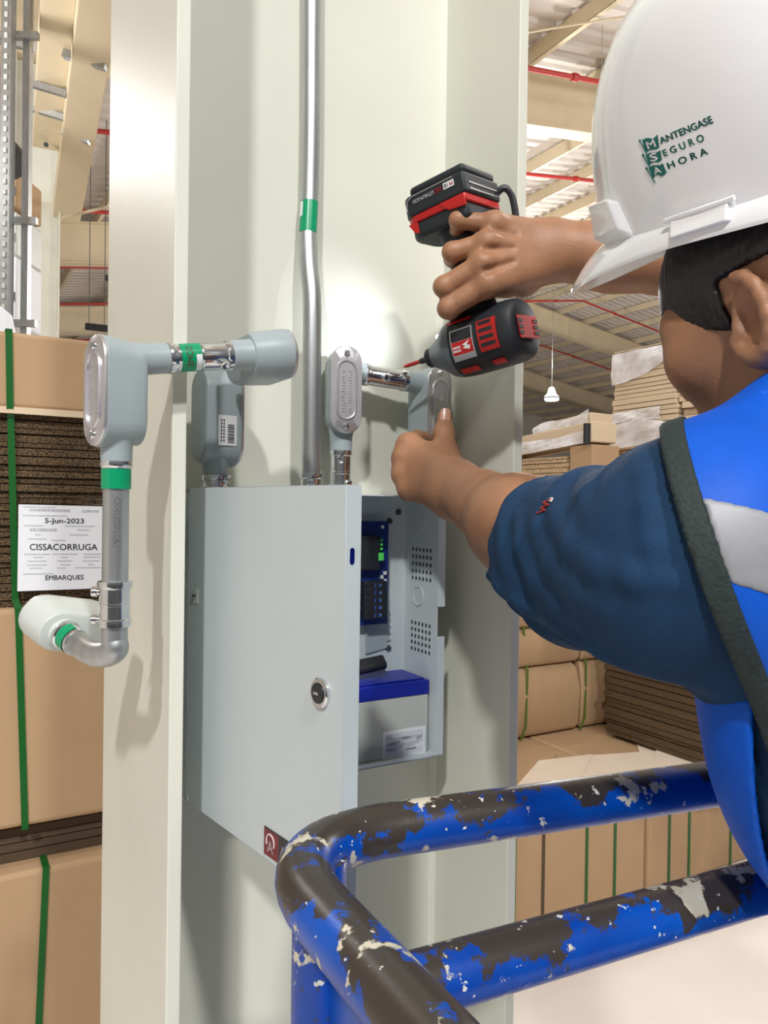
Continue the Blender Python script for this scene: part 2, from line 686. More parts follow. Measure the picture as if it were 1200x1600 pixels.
# sprinkler branch lines, with couplings and hangers
lines = [(3.55, .28, 'red sprinkler pipe highest up beside the white hard hat'),
         (7.10, .25, 'red sprinkler pipe just under the big rafter left of the hard hat'),
         (10.3, .25, 'red sprinkler pipe level with the drill battery'),
         (13.6, .25, 'red sprinkler pipe at the height of the hard hat brim'),
         (17.3, .25, 'thin red sprinkler pipe just above the bent ridge rafter'),
         (21.0, .25, 'thin red sprinkler pipe across the face of the bent ridge rafter'),
         (26.5, .25, 'farthest thin red sprinkler pipe above the tall wrapped stack')]
for Yp, dz, lab in lines:
    t = thing('sprinkler_pipe', CL(RIDGE, Yp, roof_z(RIDGE) + dz), lab, 'sprinkler pipe', 'red sprinkler pipes')
    mb = MB()
    mb.tube([CL(X, Yp, roof_z(X) + dz) for X in (-4, 5, 13, RIDGE, 30, 44)], .034, 12)
    mb.obj('pipe', M['sprinkler'], t)
    mb = MB()
    hg = MB()
    X = 1.05
    while X < 40:
        d = (CL(X + .1, Yp, roof_z(X + .1)) - CL(X, Yp, roof_z(X))).normalized()
        c = CL(X, Yp, roof_z(X) + dz)
        mb.lathe(c - d * .05, d, [(0, .034), (0, .05), (.03, .056), (.07, .056), (.1, .05), (.1, .034)], 14)
        hg.tube([CL(X + .5, Yp, roof_z(X + .5) + dz), CL(X + .5, Yp, roof_z(X + .5) + RD + .2)], .006, 6)
        X += 3.1
    tag(mb.obj('coupling', M['sprinkler'], t), kind='stuff')
    tag(hg.obj('hanger_rods', M['emt'], t), kind='stuff')

# tension rods between purlins
mb = MB()
mb.tube([CL(5.6, 8.0, roof_z(5.6) + RD), CL(9.2, 5.2, roof_z(9.2) + RD - .1)], .014, 8)
tag(mb.obj('brace_rod', M['beam']), 'thin pale brace rod slanting from the nearest rafter to the hard hat', 'brace rod')
mb = MB()
mb.tube([P(98, 340, 7.9), P(182, 320, 6.6)], .014, 8)
tag(mb.obj('brace_rod', M['beam']), 'thin pale brace rod at the left between far column and white column', 'brace rod')

# glowing high-bay lamp seen down the hall
lp = P(862, 624, 22.0)
t = thing('high_bay_lamp_fixture', lp, 'round glowing high bay lamp far down the hall above the stacks', 'lamp')
mb = MB()
mb.lathe(lp + EZ * .02, EZ, [(0, .20), (.05, .22), (.16, .12), (.3, .09), (.34, .02)], 24)
mb.obj('housing', M['cast'], t)
mb = MB()
mb.lathe(lp - EZ * .03, EZ, [(0, .02), (.0, .19), (.05, .20)], 24)
mb.obj('lens', emit('lamp_glow', (1, .98, .92), 22), t)
mb = MB()
mb.tube([lp + EZ * .3, Vector((lp.x, lp.y, H + 7.7))], .004, 6)
mb.obj('drop_cord', M['seam'], t)

# ------------------------------------------------ next column of the line, far left
colX0 = to_CL(P(28, 400, 7.4))
bx, by = colX0[0], 8.17
t = thing('steel_column', CL(bx + .2, by, -H), 'distant cream steel column at the far left behind the cardboard stack', 'column')
mb = MB()
mb.cbox(bx + .01, bx + .43, by - .006, by + .006, -H, roof_z(bx))
mb.obj('web', M['cream'], t, smooth=False)
for xx in (bx, bx + .43):
    mb = MB()
    mb.cbox(xx, xx + .012, by - .17, by + .17, -H, roof_z(bx))
    mb.obj('flange', M['cream'], t, smooth=False)


def bar(mb, a, b, w, h, hint=EZ):
    tt, s, n = frame(Vector(b) - Vector(a), hint)
    R = Matrix((tt, s, n)).transposed()
    mb.box((Vector(a) + Vector(b)) / 2, ((Vector(b) - Vector(a)).length, w, h), R)


def channel(mb, a, b, w, h):
    """open box member: top plate with two sides"""
    tt, s, n = frame(Vector(b) - Vector(a), EZ)
    a, b = Vector(a), Vector(b)
    for ds, dn, ww, hh in ((0, 0, w, .012), (-w / 2, h / 2, .012, h), (w / 2, h / 2, .012, h)):
        bar(mb, a + s * ds + n * dn, b + s * ds + n * dn, ww, hh, n)


t = thing('eave_strut', P(72, 228, 7.3), 'cream box strut coming down onto the distant left column', 'roof beam')
mb = MB()
channel(mb, P(72, 232, 7.3), P(98, -70, 5.1), .22, .2)
mb.obj('strut', M['beam'], t, smooth=False)
for py, dd in ((140, 6.35), (178, 6.75)):
    mb = MB()
    bar(mb, P(46, py - 10, dd), P(106, py + 8, dd), .05, .05)
    mb.obj('strut_channel', M['emt'], t, smooth=False)
mb = MB()
a = P(72, 226, 7.15)
mb.lathe(a, (P(72, 226, 6.9) - a), [(0, .022), (.06, .022)], 10)
mb.obj('bolt', M['seam'], t)
t = thing('crane_beam', P(100, 335, 8.3), 'pinkish cream overhead beam slanting between far column and white column', 'roof beam')
mb = MB()
channel(mb, P(104, 345, 8.3), P(166, -60, 5.0), .26, .22)
mb.obj('beam', M['beam'], t, smooth=False)
for (x0, y0, x1, y1, dd) in ((100, 84, 166, 104, 5.95), (98, 206, 140, 220, 6.9)):
    mb = MB()
    bar(mb, P(x0, y0, dd), P(x1, y1, dd), .06, .06)
    mb.obj('strut_channel', M['emt'], t, smooth=False)

# unistrut cross bar further left
mb = MB()
bar(mb, P(-20, 56, 6.3), P(54, 74, 6.3), .05, .07)
tag(mb.obj('cable_tray_bar', M['emt'], smooth=False), 'grey steel cross bar at the upper left of the far column', 'support bar')

# pallet rack upright with its slots, far left edge
ra = P(16, 800, 5.6)
rax = ra.x
t = thing('rack_upright', (rax, ra.y, 0), 'slotted grey rack upright at the far left edge beside the distant column', 'rack')
mb = MB()
mb.box((rax - .045, ra.y, 3.6), (.07, .08, 7.2))
mb.obj('upright', M['emt'], t, smooth=False)
mb = MB()
mb.box((rax + .05, ra.y + .1, 3.6), (.05, .06, 7.2))
mb.obj('upright', M['emt'], t, smooth=False)
mb = MB()
for k in range(60):
    mb.box((rax - .045, ra.y - .042, 2.9 + k * .075), (.022, .006, .035))
tag(mb.obj('slots', M['cast_pale'], t, smooth=False), kind='stuff')
for zz in (4.0, 4.75, 6.1):
    mb = MB()
    mb.box((rax, ra.y + .05, zz), (.3, .04, .05))
    mb.obj('cross_brace', M['emt'], t, smooth=False)
# loads on the rack: wrapped goods at the far left edge
racks = [(505, 400, 'white film wrapped load low on the far left rack', M['white_paper'], 6.6),
         (398, 330, 'pale wrapped load halfway up the far left rack', M['cast_pale'], 6.6),
         (322, 262, 'brown carton load high on the far left rack', M['card'], 6.6)]
for y0, y1, lab, mm, dd in racks:
    a = P(-40, y0, dd)
    b = P(26, y1, dd)
    mb = MB()
    mb.box(((a.x + b.x) / 2, a.y + .25, (a.z + b.z) / 2), (b.x - a.x, .5, b.z - a.z))
    tt_ = thing('rack_load', ((a.x + b.x) / 2, a.y, a.z), lab, 'load')
    mb.obj('carton', mm, tt_, bevel=.02)
    mb = MB()
    mb.box(((a.x + b.x) / 2, a.y - .012, (a.z * .6 + b.z * .4)), (b.x - a.x, .01, .07))
    mb.obj('band', M['black'], tt_)
mb = MB()
a = P(-50, 190, 6.2)
b = P(26, 262, 6.2)
mb.tube(smooth_path([a, (a + b) / 2 + EZ * .03, b]), .13, 16)
tag(mb.obj('dark_hose', M['black']), 'thick black hose drooping at the far left edge', 'hose')

# dark sign-like bars hung between the far and white columns
mb = MB()
bar(mb, P(134, 510, 12), P(182, 515, 12), .06, .1)
t = thing('hanging_light', P(158, 512, 12), 'slim dark strip light hanging behind the white column at left', 'strip light')
mb.obj('light_body', M['black'], t)
for px in (139, 163):
    mb = MB()
    mb.tube([P(px, 510, 12), Vector((*P(px, 510, 12).xy, H + roof_z(to_CL(P(px, 510, 12))[0]) + RD + .25))], .006, 6)
    mb.obj('drop_wire', M['seam'], t)
cp_ = P(172, 435, 9)
t = thing('ceiling_device', cp_, 'small black box device hanging beside the white column upper left', 'device')
mb = MB()
mb.box(cp_, (.09, .1, .06))
mb.obj('case', M['black'], t, bevel=.005)
mb = MB()
mb.tube([cp_, Vector((cp_.x, cp_.y, H + roof_z(to_CL(cp_)[0]) + RD + .25))], .008, 8)
mb.obj('drop_rod', M['beam'], t)

# ================================================================ the main column
t = thing('steel_column', CL(CW / 2, CF / 2, -H), 'big cream painted steel I column in front, carrying the cabinet and conduits', 'column')
ZT = roof_z(0.3)
mb = MB()
mb.cbox(CT, CW - CT, WEB, WEB + .010, -H, ZT)
mb.obj('web', M['cream'], t, smooth=False)
mb = MB()
mb.cbox(0, CT, 0, CF, -H, ZT)
tag(mb.obj('flange', M['cream'], t, bevel=.0012, smooth=False), 'left flange seen from its outer side')
mb = MB()
mb.cbox(CW - CT, CW, 0, CF, -H, ZT)
tag(mb.obj('flange', M['cream'], t, bevel=.0012, smooth=False), 'right flange behind the drill')
# weld fillets
mb = MB()
for X, s in ((CT, 1), (CW - CT, -1)):
    mb.prism([CL(X, WEB, -H), CL(X + s * .007, WEB, -H), CL(X, WEB - .007, -H)], EZ * (H + ZT))
mb.obj('weld_bead', M['cream'], t, smooth=False)

# ================================================================ cabinet
KX0, KX1, KY, KZ0, KZ1 = .041, .371, .083, -.327, .0135
g = .0016
cab = thing('control_cabinet', CL((KX0 + KX1) / 2, WEB, KZ0), 'open grey metal electrical cabinet fixed between the column flanges', 'electrical cabinet')
mb = MB()
mb.cbox(KX0, KX1, WEB - .004, WEB - .001, KZ0, KZ1)
mb.obj('back_panel', M['greybox'], cab, smooth=False)
mb = MB()
mb.cbox(KX0, KX1, KY, WEB - .001, KZ1 - g, KZ1)
mb.obj('top_panel', M['greybox'], cab, smooth=False)
mb = MB()
mb.cbox(KX0, KX1, KY - .006, WEB - .001, KZ0, KZ0 + g)
mb.cbox(KX0, KX1, KY - .006, KY - .0045, KZ0, KZ0 + .006)
mb.obj('bottom_panel', M['greybox'], cab, smooth=False)
mb = MB()
mb.cbox(KX0, KX0 + g, KY, WEB - .001, KZ0, KZ1)
tag(mb.obj('side_panel', M['greybox'], cab, smooth=False), 'closed side panel at the hinge')

# right side panel with knockouts: solid sheet, shade of its perforations painted as dark discs
mb = MB()
YA, YB = KY, WEB - .001


def zpx(py):                       # picture height on the front edge of this panel -> z
    return on_X(684, py, KX1).z - H


def sheet(Y0, Y1, z0, z1):
    mb.cbox(KX1 - g, KX1, Y0, Y1, z0, z1)


PY0, PY1 = YA + .012, YB - .02
bands = [(zpx(858), zpx(912)), (zpx(978), zpx(1028))]
zs = [KZ1]
sheet(YA, YB, KZ0, KZ1)
sp_o = mb.obj('side_panel', M['greybox'], cab, smooth=False)
tag(sp_o, 'perforated side panel with a round knockout')
for b0, b1 in bands:
    mb = MB()
    for i in range(6):
        for j in range(5):
            c = CL(KX1 - g, PY0 + .004 + (PY1 - PY0 - .008) * i / 5, b1 + .003 + (b0 - b1 - .006) * j / 4)
            mb.prism([c + EY * (.0023 * math.cos(q)) + EZ * (.0029 * math.sin(q)) for q in [math.pi * k / 5 for k in range(10)]], -EX * .00025)
    tag(mb.obj('vent_hole_discs', M['seam'], sp_o, smooth=False), kind='stuff')
# folded front lips of that panel, broken by the notch
mb = MB()
mb.cbox(KX1 - g, KX1 + .010, YA - .002, YA, zpx(948), KZ1)
mb.cbox(KX1 - g, KX1 + .010, YA - .002, YA, KZ0, zpx(995))
mb.cbox(KX1 - .009, KX1, YB - .004, YB - .002, KZ0, KZ1)
mb.obj('front_lip', M['greybox'], cab, smooth=False)
for yy, py in ((YA + .045, 937), (YA + .045, 816)):
    mb = MB()
    c = CL(KX1 - g, yy, zpx(py))
    mb.lathe(c, -EX, [(0, .0135), (.0012, .0135), (.0012, .0118), (.0004, .0118), (.0004, .0001)], 28)
    mb.obj('knockout', M['greybox'], cab)
# screws and holes on the back panel
for px, py in ((622, 800), (608, 814), (606, 1012)):
    mb = MB()
    c = on_Y(px, py, WEB - .004)
    mb.lathe(c, -EY, [(0, .0042), (.0025, .004), (.003, .002)], 14)
    mb.obj('screw', M['seam'], cab)

# circuit board with relay and terminal strip
bY = WEB - .018
pcb = thing('circuit_board', on_Y(590, 970, bY), 'dark blue circuit board with screw terminals inside the open cabinet', 'circuit board')


def rect_on_Y(mb, x0, y0, x1, y1, Yc, thick, m=0):
    a, b = on_Y(x0, y0, Yc), on_Y(x1, y1, Yc)
    A, B = to_CL(a), to_CL(b)
    mb.cbox(min(A[0], B[0]), max(A[0], B[0]), Yc, Yc + thick, min(A[2], B[2]), max(A[2], B[2]), m)


mb = MB()
rect_on_Y(mb, 500, 814, 605, 974, bY, .002)
mb.obj('board', M['pcb'], pcb, smooth=False)
mb = MB()
rect_on_Y(mb, 560, 838, 593, 890, bY - .012, .012)
mb.obj('relay', M['black'], pcb, bevel=.001)
mb = MB()
rect_on_Y(mb, 592, 864, 600, 876, bY - .013, .013)
for py in (842, 849, 856):
    rect_on_Y(mb, 595, py, 598.5, py + 4, bY - .008, .008)
mb.obj('green_plug', M['relay_green'], pcb, bevel=.0006)
for k in range(5):
    y0 = 909 + k * 11.6
    mb = MB()
    rect_on_Y(mb, 570, y0, 604, y0 + 10.6, bY - .014, .014)
    tb = mb.obj('terminal', M['black'], pcb, bevel=.0008)
    mb = MB()
    c = on_Y(593.5, y0 + 5.5, bY - .0142)
    mb.lathe(c, -EY, [(0, .0026), (.0008, .0026), (.001, .0005)], 12)
    rect_on_Y(mb, 586, y0 + 2, 587.5, y0 + 9, bY - .0148, .001)
    mb.obj('screw', M['zinc'], tb)
for (x, y) in ((597, 821), (601, 893), (596, 899), (601, 905)):
    mb = MB()
    rect_on_Y(mb, x, y, x + 3, y + 5, bY - .004, .004)
    mb.obj('chip', M['white_label'], pcb, smooth=False)
# stepped plastic card edge below the board
mb = MB()
poly = [on_Y(572, 1014, WEB - .0065)]
for k in range(6):
    y = 952 + k * 11
    poly += [on_Y(603 + 8 - k * .4, y + 9, WEB - .0065), on_Y(603 - k * .3, y + 7, WEB - .0065)][::1]
poly = [on_Y(572, 948, WEB - .0065), on_Y(602, 948, WEB - .0065)] + [p for k in range(6) for p in (on_Y(611, 958 + k * 10.5, WEB - .0065), on_Y(604, 960 + k * 10.5, WEB - .0065))] + [on_Y(572, 1022, WEB - .0065)]
mb.prism(poly, EY * .002)
tag(mb.obj('standoff_bracket', M['cast'], smooth=False), 'grey toothed bracket below the circuit board in the cabinet', 'bracket')

# battery
bt0, bt1 = to_CL(on_Y(668, 1183, KY + .012)), None
BX1 = bt0[0]
BX0 = BX1 - .151
BZ0 = KZ0 + g
BZ1 = on_Y(668, 1062, KY + .012).z - H
bat = thing('battery', CL((BX0 + BX1) / 2, KY + .04, BZ0), 'grey sealed battery with dark blue lid on the cabinet floor', 'battery')
lidz = on_Y(668, 1084, KY + .012).z - H
mb = MB()
mb.cbox(BX0, BX1, KY + .012, KY + .077, BZ0, lidz)
mb.obj('case', M['battery'], bat, bevel=.0015)
mb = MB()
mb.cbox(BX0 - .0008, BX1 + .0008, KY + .0112, KY + .0778, lidz, BZ1)
mb.cbox(BX0 + .004, BX1 - .004, KY + .016, KY + .073, BZ1, BZ1 + .0025)
mb.obj('lid', M['battery_lid'], bat, bevel=.0012)
mb = MB()
Yl = KY + .0116
rect_on_Y(mb, 599, 1144, 664, 1178, Yl, .0004)
lab = mb.obj('label', M['white_label'], bat, smooth=False)
mb = MB()
for (x0, y0, x1, y1) in ((602, 1148, 661, 1148.5), (602, 1157, 661, 1157.5), (602, 1166, 632, 1166.5), (632, 1157, 632.5, 1175), (617, 1148, 617.5, 1157), (602, 1174.5, 661, 1175),
                         (604, 1151, 612, 1152), (604, 1154, 614, 1154.8), (650, 1151, 659, 1152), (650, 1154, 656, 1154.8), (604, 1160, 626, 1160.8), (604, 1163, 620, 1163.8),
                         (635, 1161, 655, 1161.8), (635, 1164, 648, 1164.8), (604, 1169, 629, 1169.8), (604, 1172, 618, 1172.8), (635, 1169, 650, 1169.8), (628, 1151.5, 642, 1154)):
    rect_on_Y(mb, x0, y0, x1, y1, Yl - .0002, .0002)
mb.obj('print', M['pale_ink'], lab, smooth=False)
# cable bundle on the battery
for k, (dx, dy) in enumerate(((0, 0), (.006, .0155))):
    mb = MB()
    z = BZ1 + .012 + k * .002
    pts = [CL(BX0 - .06, KY + .035 + dy, z - .012), CL(BX0 + .01, KY + .035 + dy, z), CL(BX0 + .06, KY + .04 + dy, z + .004), CL(BX0 + .1 + dx, KY + .042 + dy, z + .008)]
    mb.tube(smooth_path(pts), .0068, 14)
    tag(mb.obj('cable', M['black']), ['black sleeved cable lying on the battery, front one', 'black sleeved cable lying on the battery, rear one'][k], 'cable', 'cables on the battery')

# ---- door
DL = .292
hinge = CL(KX0, KY - .001, 0)
ang = math.radians(-51.3)
DU = Vector((math.cos(ang), math.sin(ang), 0))          # along the door, from hinge to free edge
DN = Vector((DU.y, -DU.x, 0))                           # outward face normal
if DN.dot(Vector((0, -1, 0))) < 0:
    DN = -DN
DZ0, DZ1 = KZ0 - .001, KZ1 + .003


def D(u, z, n=0.0):
    v = hinge + DU * u + DN * n
    v.z = H + z
    return v


def door_hit(px, py, n=0.0):
    h = hit_plane(px, py, D(0, 0, n), DN)
    return (h - Vector((hinge.x, hinge.y, 0))).dot(DU), h.z - H


mb = MB()
th = .0016
lip = .016
# face, then the folded lips on all four edges
mb.prism([D(0, DZ0), D(DL, DZ0), D(DL, DZ1), D(0, DZ1)], -DN * th)
mb.prism([D(DL - th, DZ0, 0), D(DL, DZ0, 0), D(DL, DZ0, -lip), D(DL - th, DZ0, -lip)], EZ * (DZ1 - DZ0))
mb.prism([D(0, DZ0, 0), D(th, DZ0, 0), D(th, DZ0, -lip), D(0, DZ0, -lip)], EZ * (DZ1 - DZ0))
mb.prism([D(0, DZ1 - th, 0), D(DL, DZ1 - th, 0), D(DL, DZ1 - th, -lip), D(0, DZ1 - th, -lip)], EZ * th)
mb.prism([D(0, DZ0, 0), D(DL, DZ0, 0), D(DL, DZ0, -lip), D(0, DZ0, -lip)], EZ * th)
door = mb.obj('door', M['greybox'], cab, bevel=.0012, smooth=True)
tag(door, 'grey cabinet door swung open towards the viewer')
# key lock
lu, lz = door_hit(503, 1082)
c = D(lu, lz)
mb = MB()
mb.lathe(c, DN, [(0, .0125), (.003, .0125), (.0042, .0112), (.0042, .0088), (.0030, .0086)], 32)
lk = mb.obj('key_lock', M['zinc'], door)
mb = MB()
mb.lathe(c, DN, [(.002, .0086), (.0052, .0084), (.0056, .0060)], 28)
mb.obj('lock_core', M['black'], lk)
mb = MB()
mb.box(c + DN * .0058, (.007, .0012, .0022), Matrix((DU, -DN, EZ)).transposed())
mb.obj('key_slot', M['zinc'], lk)
# brand plate: red square with a ringed A, black field beside it
u0, z1 = door_hit(414, 1290)
u1, z0 = door_hit(414, 1333)
ph = z1 - z0
mb = MB()
mb.prism([D(u0, z0, .0002), D(u0 + ph * 1.0, z0, .0002), D(u0 + ph, z1, .0002), D(u0, z1, .0002)], DN * .0006)
pl = mb.obj('name_plate', M['logo_red'], door, smooth=False)
mb = MB()
mb.prism([D(u0 + ph, z0, .0002), D(u0 + ph * 3.4, z0, .0002), D(u0 + ph * 3.4, z1, .0002), D(u0 + ph, z1, .0002)], DN * .0006)
mb.prism([D(u0, z1 - ph * .04, .0003), D(u0 + ph * 3.4, z1 - ph * .04, .0003), D(u0 + ph * 3.4, z1, .0003), D(u0, z1, .0003)], DN * .0006)
mb.obj('black_field', M['logo_black'], pl, smooth=False)
mb = MB()
cu_, cz_ = u0 + ph * .46, z0 + ph * .56
arc = [D(cu_ + ph * .27 * math.cos(math.radians(a)), cz_ + ph * .27 * math.sin(math.radians(a)), .001) for a in range(-30, 211, 10)]
mb.tube(arc, ph * .035, 6)
put_text(mb, 'A', lambda x, y: D(cu_ + x, z0 + ph * .17 + y, .0011), ph * .62, ph * .012, 'CENTER')
put_text(mb, 'A', lambda x, y: D(u0 + ph * 1.12 + x, z0 + ph * .26 + y, .0011), ph * .62, ph * .01)
mb.obj('plate_lettering', M['logo_white'], pl, smooth=False)
# lens slot in the folded free edge
mb = MB()
slz = on_Y(565, 872, 0)
lz2 = H + (790 - 872) / 1200 * .60
sp = []
for k in range(24):
    a = 2 * math.pi * k / 24
    sp.append(Vector(D(DL + .0003, 0, -.0065 + .0022 * math.cos(a))) * 1.0 + EZ * (lz2 - H + .0022 * math.sin(a) + (.0045 if math.sin(a) > 0 else -.0045)))
mb.prism(sp, DU * .0004)
mb.obj('lens', M['blue_led'], door, smooth=False)
# paper tag with a black clip at the hinge side
mb = MB()
tu, tz = door_hit(306, 931)
mb.prism([D(tu - .004, tz - .0075, .0002), D(tu + .006, tz - .0075, .0002), D(tu + .006, tz + .0075, .0002), D(tu - .004, tz + .0075, .0002)], DN * .0005)
tg = mb.obj('hinge_tag', M['cast_pale'], door, smooth=False)
mb = MB()
mb.tube([D(tu - .006, tz, .001), D(tu + .001, tz, .0016)], .0012, 8)
mb.obj('clip', M['black'], tg)
# ================================================================ conduit run
def stadium(L, Wd, n=10):
    """outline in the (long, side) plane, length L, width Wd"""
    r = Wd / 2
    h = L / 2 - r
    pts = []
    for k in range(n + 1):
        a = math.pi * k / n
        pts.append((h + r * math.sin(a), r * math.cos(a)))
    for k in range(n + 1):
        a = math.pi * k / n
        pts.append((-h - r * math.sin(a), -r * math.cos(a)))
    return pts


def conduit_body(c, along, out, L, Wd, Dp, hubs, label, cat='conduit fitting', mat_body=None, cover=None, emboss=True, sticker=None, squarish=False):
    """c: centre of the cover plane; along: long axis; out: cover normal; hubs: [(point, direction, radius, length)]"""
    mat_body = mat_body or M['cast']
    A, S, Nn = frame(along, out)
    c = Vector(c)
    t = thing('conduit_fitting', c, label, cat, None)
    out2 = stadium(L, Wd)
    mb = MB()
    rings = []
    for dn, k in ((-.001, 1.0), (-.006, 1.0), (-Dp * .55, .97), (-Dp * .85, .93), (-Dp * .97, .85), (-Dp, .70)):
        rings.append([c + A * (x * (k if k > .9 else (1 - (1 - k) * Wd / L))) + S * (y * k) + Nn * dn for x, y in out2])
    mb.loft(rings)
    for p, d, r, ln in hubs:
        p, d = Vector(p), Vector(d).normalized()
        mb.lathe(p, d, [(-.016, r * 1.16), (0, r * 1.12), (ln * .35, r * 1.0), (ln * .92, r * .97), (ln, r * .97), (ln, r * .8), (ln - .003, r * .78)], 32)
    mb.obj('body', mat_body, t, bevel=.0006, angle=50)
    mb = MB()
    cp = stadium(L * .985, Wd * .985)
    mb.loft([[c + A * x * k + S * y * k + Nn * dn for x, y in cp] for dn, k in ((-.001, 1), (.0014, 1.0), (.0022, .985), (.0022, .70))])
    cv = mb.obj('cover', cover or M['alu'], t, angle=50)
    mb = MB()
    rl = stadium(L * .66, Wd * .60)
    rp = [c + A * x + S * y + Nn * .0028 for x, y in rl]
    ring = rp + [rp[0]]
    mb.tube(ring, .0016, 8, cap=False)
    if emboss:
        rnd = random.Random(int(abs(c.x) * 1e4))
        for row in (-.12, .1):
            xx = -L * .24
            while xx < L * .24:
                if rnd.random() < .8:
                    mb.box(c + A * xx + S * (row * Wd + rnd.uniform(-.0008, .0008)) + Nn * .0026, (.0017, .0034 * rnd.uniform(.5, 1), .0012), Matrix((A, S, Nn)).transposed())
                xx += .0036
    mb.obj('embossing', cover or M['alu'], cv)
    for s in (-1, 1):
        mb = MB()
        sc_ = c + A * s * (L / 2 - Wd * .24) + Nn * .002
        mb.lathe(sc_, Nn, [(0, .0040), (.0016, .0040), (.003, .0026), (.0032, .0004)], 14)
        mb.box(sc_ + Nn * .0031, (.0058, .001, .001), Matrix((A, S, Nn)).transposed())
        mb.obj('screw', M['zinc'], cv)
    if sticker:
        sticker(t)
    return t


R34 = .0117      # 3/4 inch tube radius


def set_screw(mb, c, d):
    mb.lathe(c, d, [(-.004, .0034), (.002, .0034), (.002, .0048), (.006, .0048), (.0068, .0040), (.0062, .002)], 14)


def connector(name, a, b, r, label, screws=(), mid=True, cat='conduit connector'):
    a, b = Vector(a), Vector(b)
    d = (b - a).normalized()
    L = (b - a).length
    t = thing(name, a, label, cat)
    mb = MB()
    pf = [(0, r * 1.0), (0, r * 1.22), (.003, r * 1.26), (.006, r * 1.2), (.007, r * 1.1)]
    if mid:
        pf += [(L * .48, r * 1.1), (L * .49, r * 1.13), (L * .53, r * 1.13), (L * .54, r * 1.1)]
    pf += [(L - .007, r * 1.1), (L - .006, r * 1.2), (L - .003, r * 1.22), (L, r * 1.2), (L, r * .9)]
    mb.lathe(a, d, pf, 32)
    mb.obj('sleeve', M['zinc'], t, angle=30)
    for k, sd in screws:
        sd = Vector(sd)
        sd = (sd - d * sd.dot(d)).normalized()
        mb = MB()
        set_screw(mb, a + d * L * k + sd * r * 1.12, sd)
        mb.obj('set_screw', M['zinc'], t)
    return t


def band_label(mb, a, b, r, ang0, ang1, ref, m=0, n=14):
    """curved sticker round a tube from a to b"""
    a, b = Vector(a), Vector(b)
    d, s, nn = frame(b - a, ref)
    rows = []
    for rr in (r, r + .0003):
        for e in (a, b):
            rows.append([e + (nn * math.cos(q) + s * math.sin(q)) * rr for q in [ang0 + (ang1 - ang0) * k / n for k in range(n + 1)]])
    mb.loft([rows[0], rows[1]], False, False, m, False)
    mb.loft([rows[2], rows[3]], False, False, m, False)


TOCAM = lambda p: (Vector((0, 0, H)) - Vector(p)).normalized()

# --- long conduit rising along the web
def web_pt(px, py, off):
    return on_Y(px, py, WEB - off)


path = smooth_path([web_pt(487, -120, .014), web_pt(487, 0, .014), web_pt(486, 200, .014), web_pt(484, 310, .0145), web_pt(481.5, 365, .018), web_pt(483, 415, .030),
                    web_pt(487.5, 465, .040), web_pt(487.5, 540, .044), web_pt(486.5, 640, .045), web_pt(486, 755, .045)], 8)
t = thing('conduit_pipe', path[-1], 'long galvanised conduit rising up the column web from the cabinet top', 'conduit')
mb = MB()
top_pt = path[0].copy()
top_pt.z = H + ZT - .2
mb.tube([top_pt] + path, R34, 28)
mb.obj('pipe', M['emt'], t)
a, b = web_pt(484, 318, .0147), web_pt(481.6, 366, .018)
mb = MB()
band_label(mb, a, b, R34 + .0003, -1.25, 1.0, TOCAM(a))
lb = mb.obj('label', M['green_label'], t)
mb = MB()
d_, s_, n_ = frame(b - a, TOCAM(a))
band_label(mb, a + (b - a) * .05, a + (b - a) * .52, R34 + .0008, -1.2 if s_.x > 0 else .75, -.75 if s_.x > 0 else 1.2, TOCAM(a))
mb.obj('barcode_patch', M['white_label'], lb)
# fitting where it enters the cabinet
e0 = web_pt(486, 740, .045)
e1 = Vector((e0.x, e0.y, H + KZ1))
connector('conduit_connector', e0, e1, R34, 'silver connector at the foot of the long conduit', ((.5, TOCAM(e0)),), mid=False)

# --- body D beside the long conduit, cover to the viewer
dD = .055
outD = (-EY * .94 - EX * .18).normalized()
cD = on_Y(541, 609, WEB - dD)
topD = on_Y(541, 536, WEB - dD)
botD = on_Y(541, 672, WEB - dD)
LD = .112
tD = conduit_body(cD, EZ, outD, LD, .041, .040,
                  [(cD - EZ * .050 - outD * .021, -EZ, .0145, .026), (cD + EZ * .026 - outD * .021, EX, .0145, .032)],
                  'grey conduit fitting with oval metal cover beside the long conduit')
hd = cD - EZ * .076 - outD * .021
e1 = Vector((hd.x, hd.y, H + KZ1))
connector('conduit_connector', hd, e1, R34, 'shiny connector between the oval covered fitting and the cabinet top', ((.22, TOCAM(hd)), (.75, TOCAM(hd) + EX * .6)))

# --- body E gripped by the left hand
cE = on_Y(686, 640, WEB - .066)
outE = (-EY * .80 - EX * .0 + EX * .10).normalized()
hE = cE + EZ * .036 - outE * .020
hD = cD + EZ * .026 - outD * .021 + EX * .032
hub_dir = (hD - hE)
hub_dir.z = hub_dir.z
tE = conduit_body(cE, EZ, outE, .118, .041, .046, [(hE + hub_dir.normalized() * .016, hub_dir, .0145, .020)],
                  'grey conduit fitting gripped by the worker\'s left hand under the drill')
eA = hD
eB = hE + hub_dir.normalized() * .036
connector('conduit_coupling', eA, eB, R34 * 1.02, 'shiny screw coupling that the drill bit is driving into', ((.42, TOCAM(eA)), (.84, TOCAM(eA) + EZ * .35)))

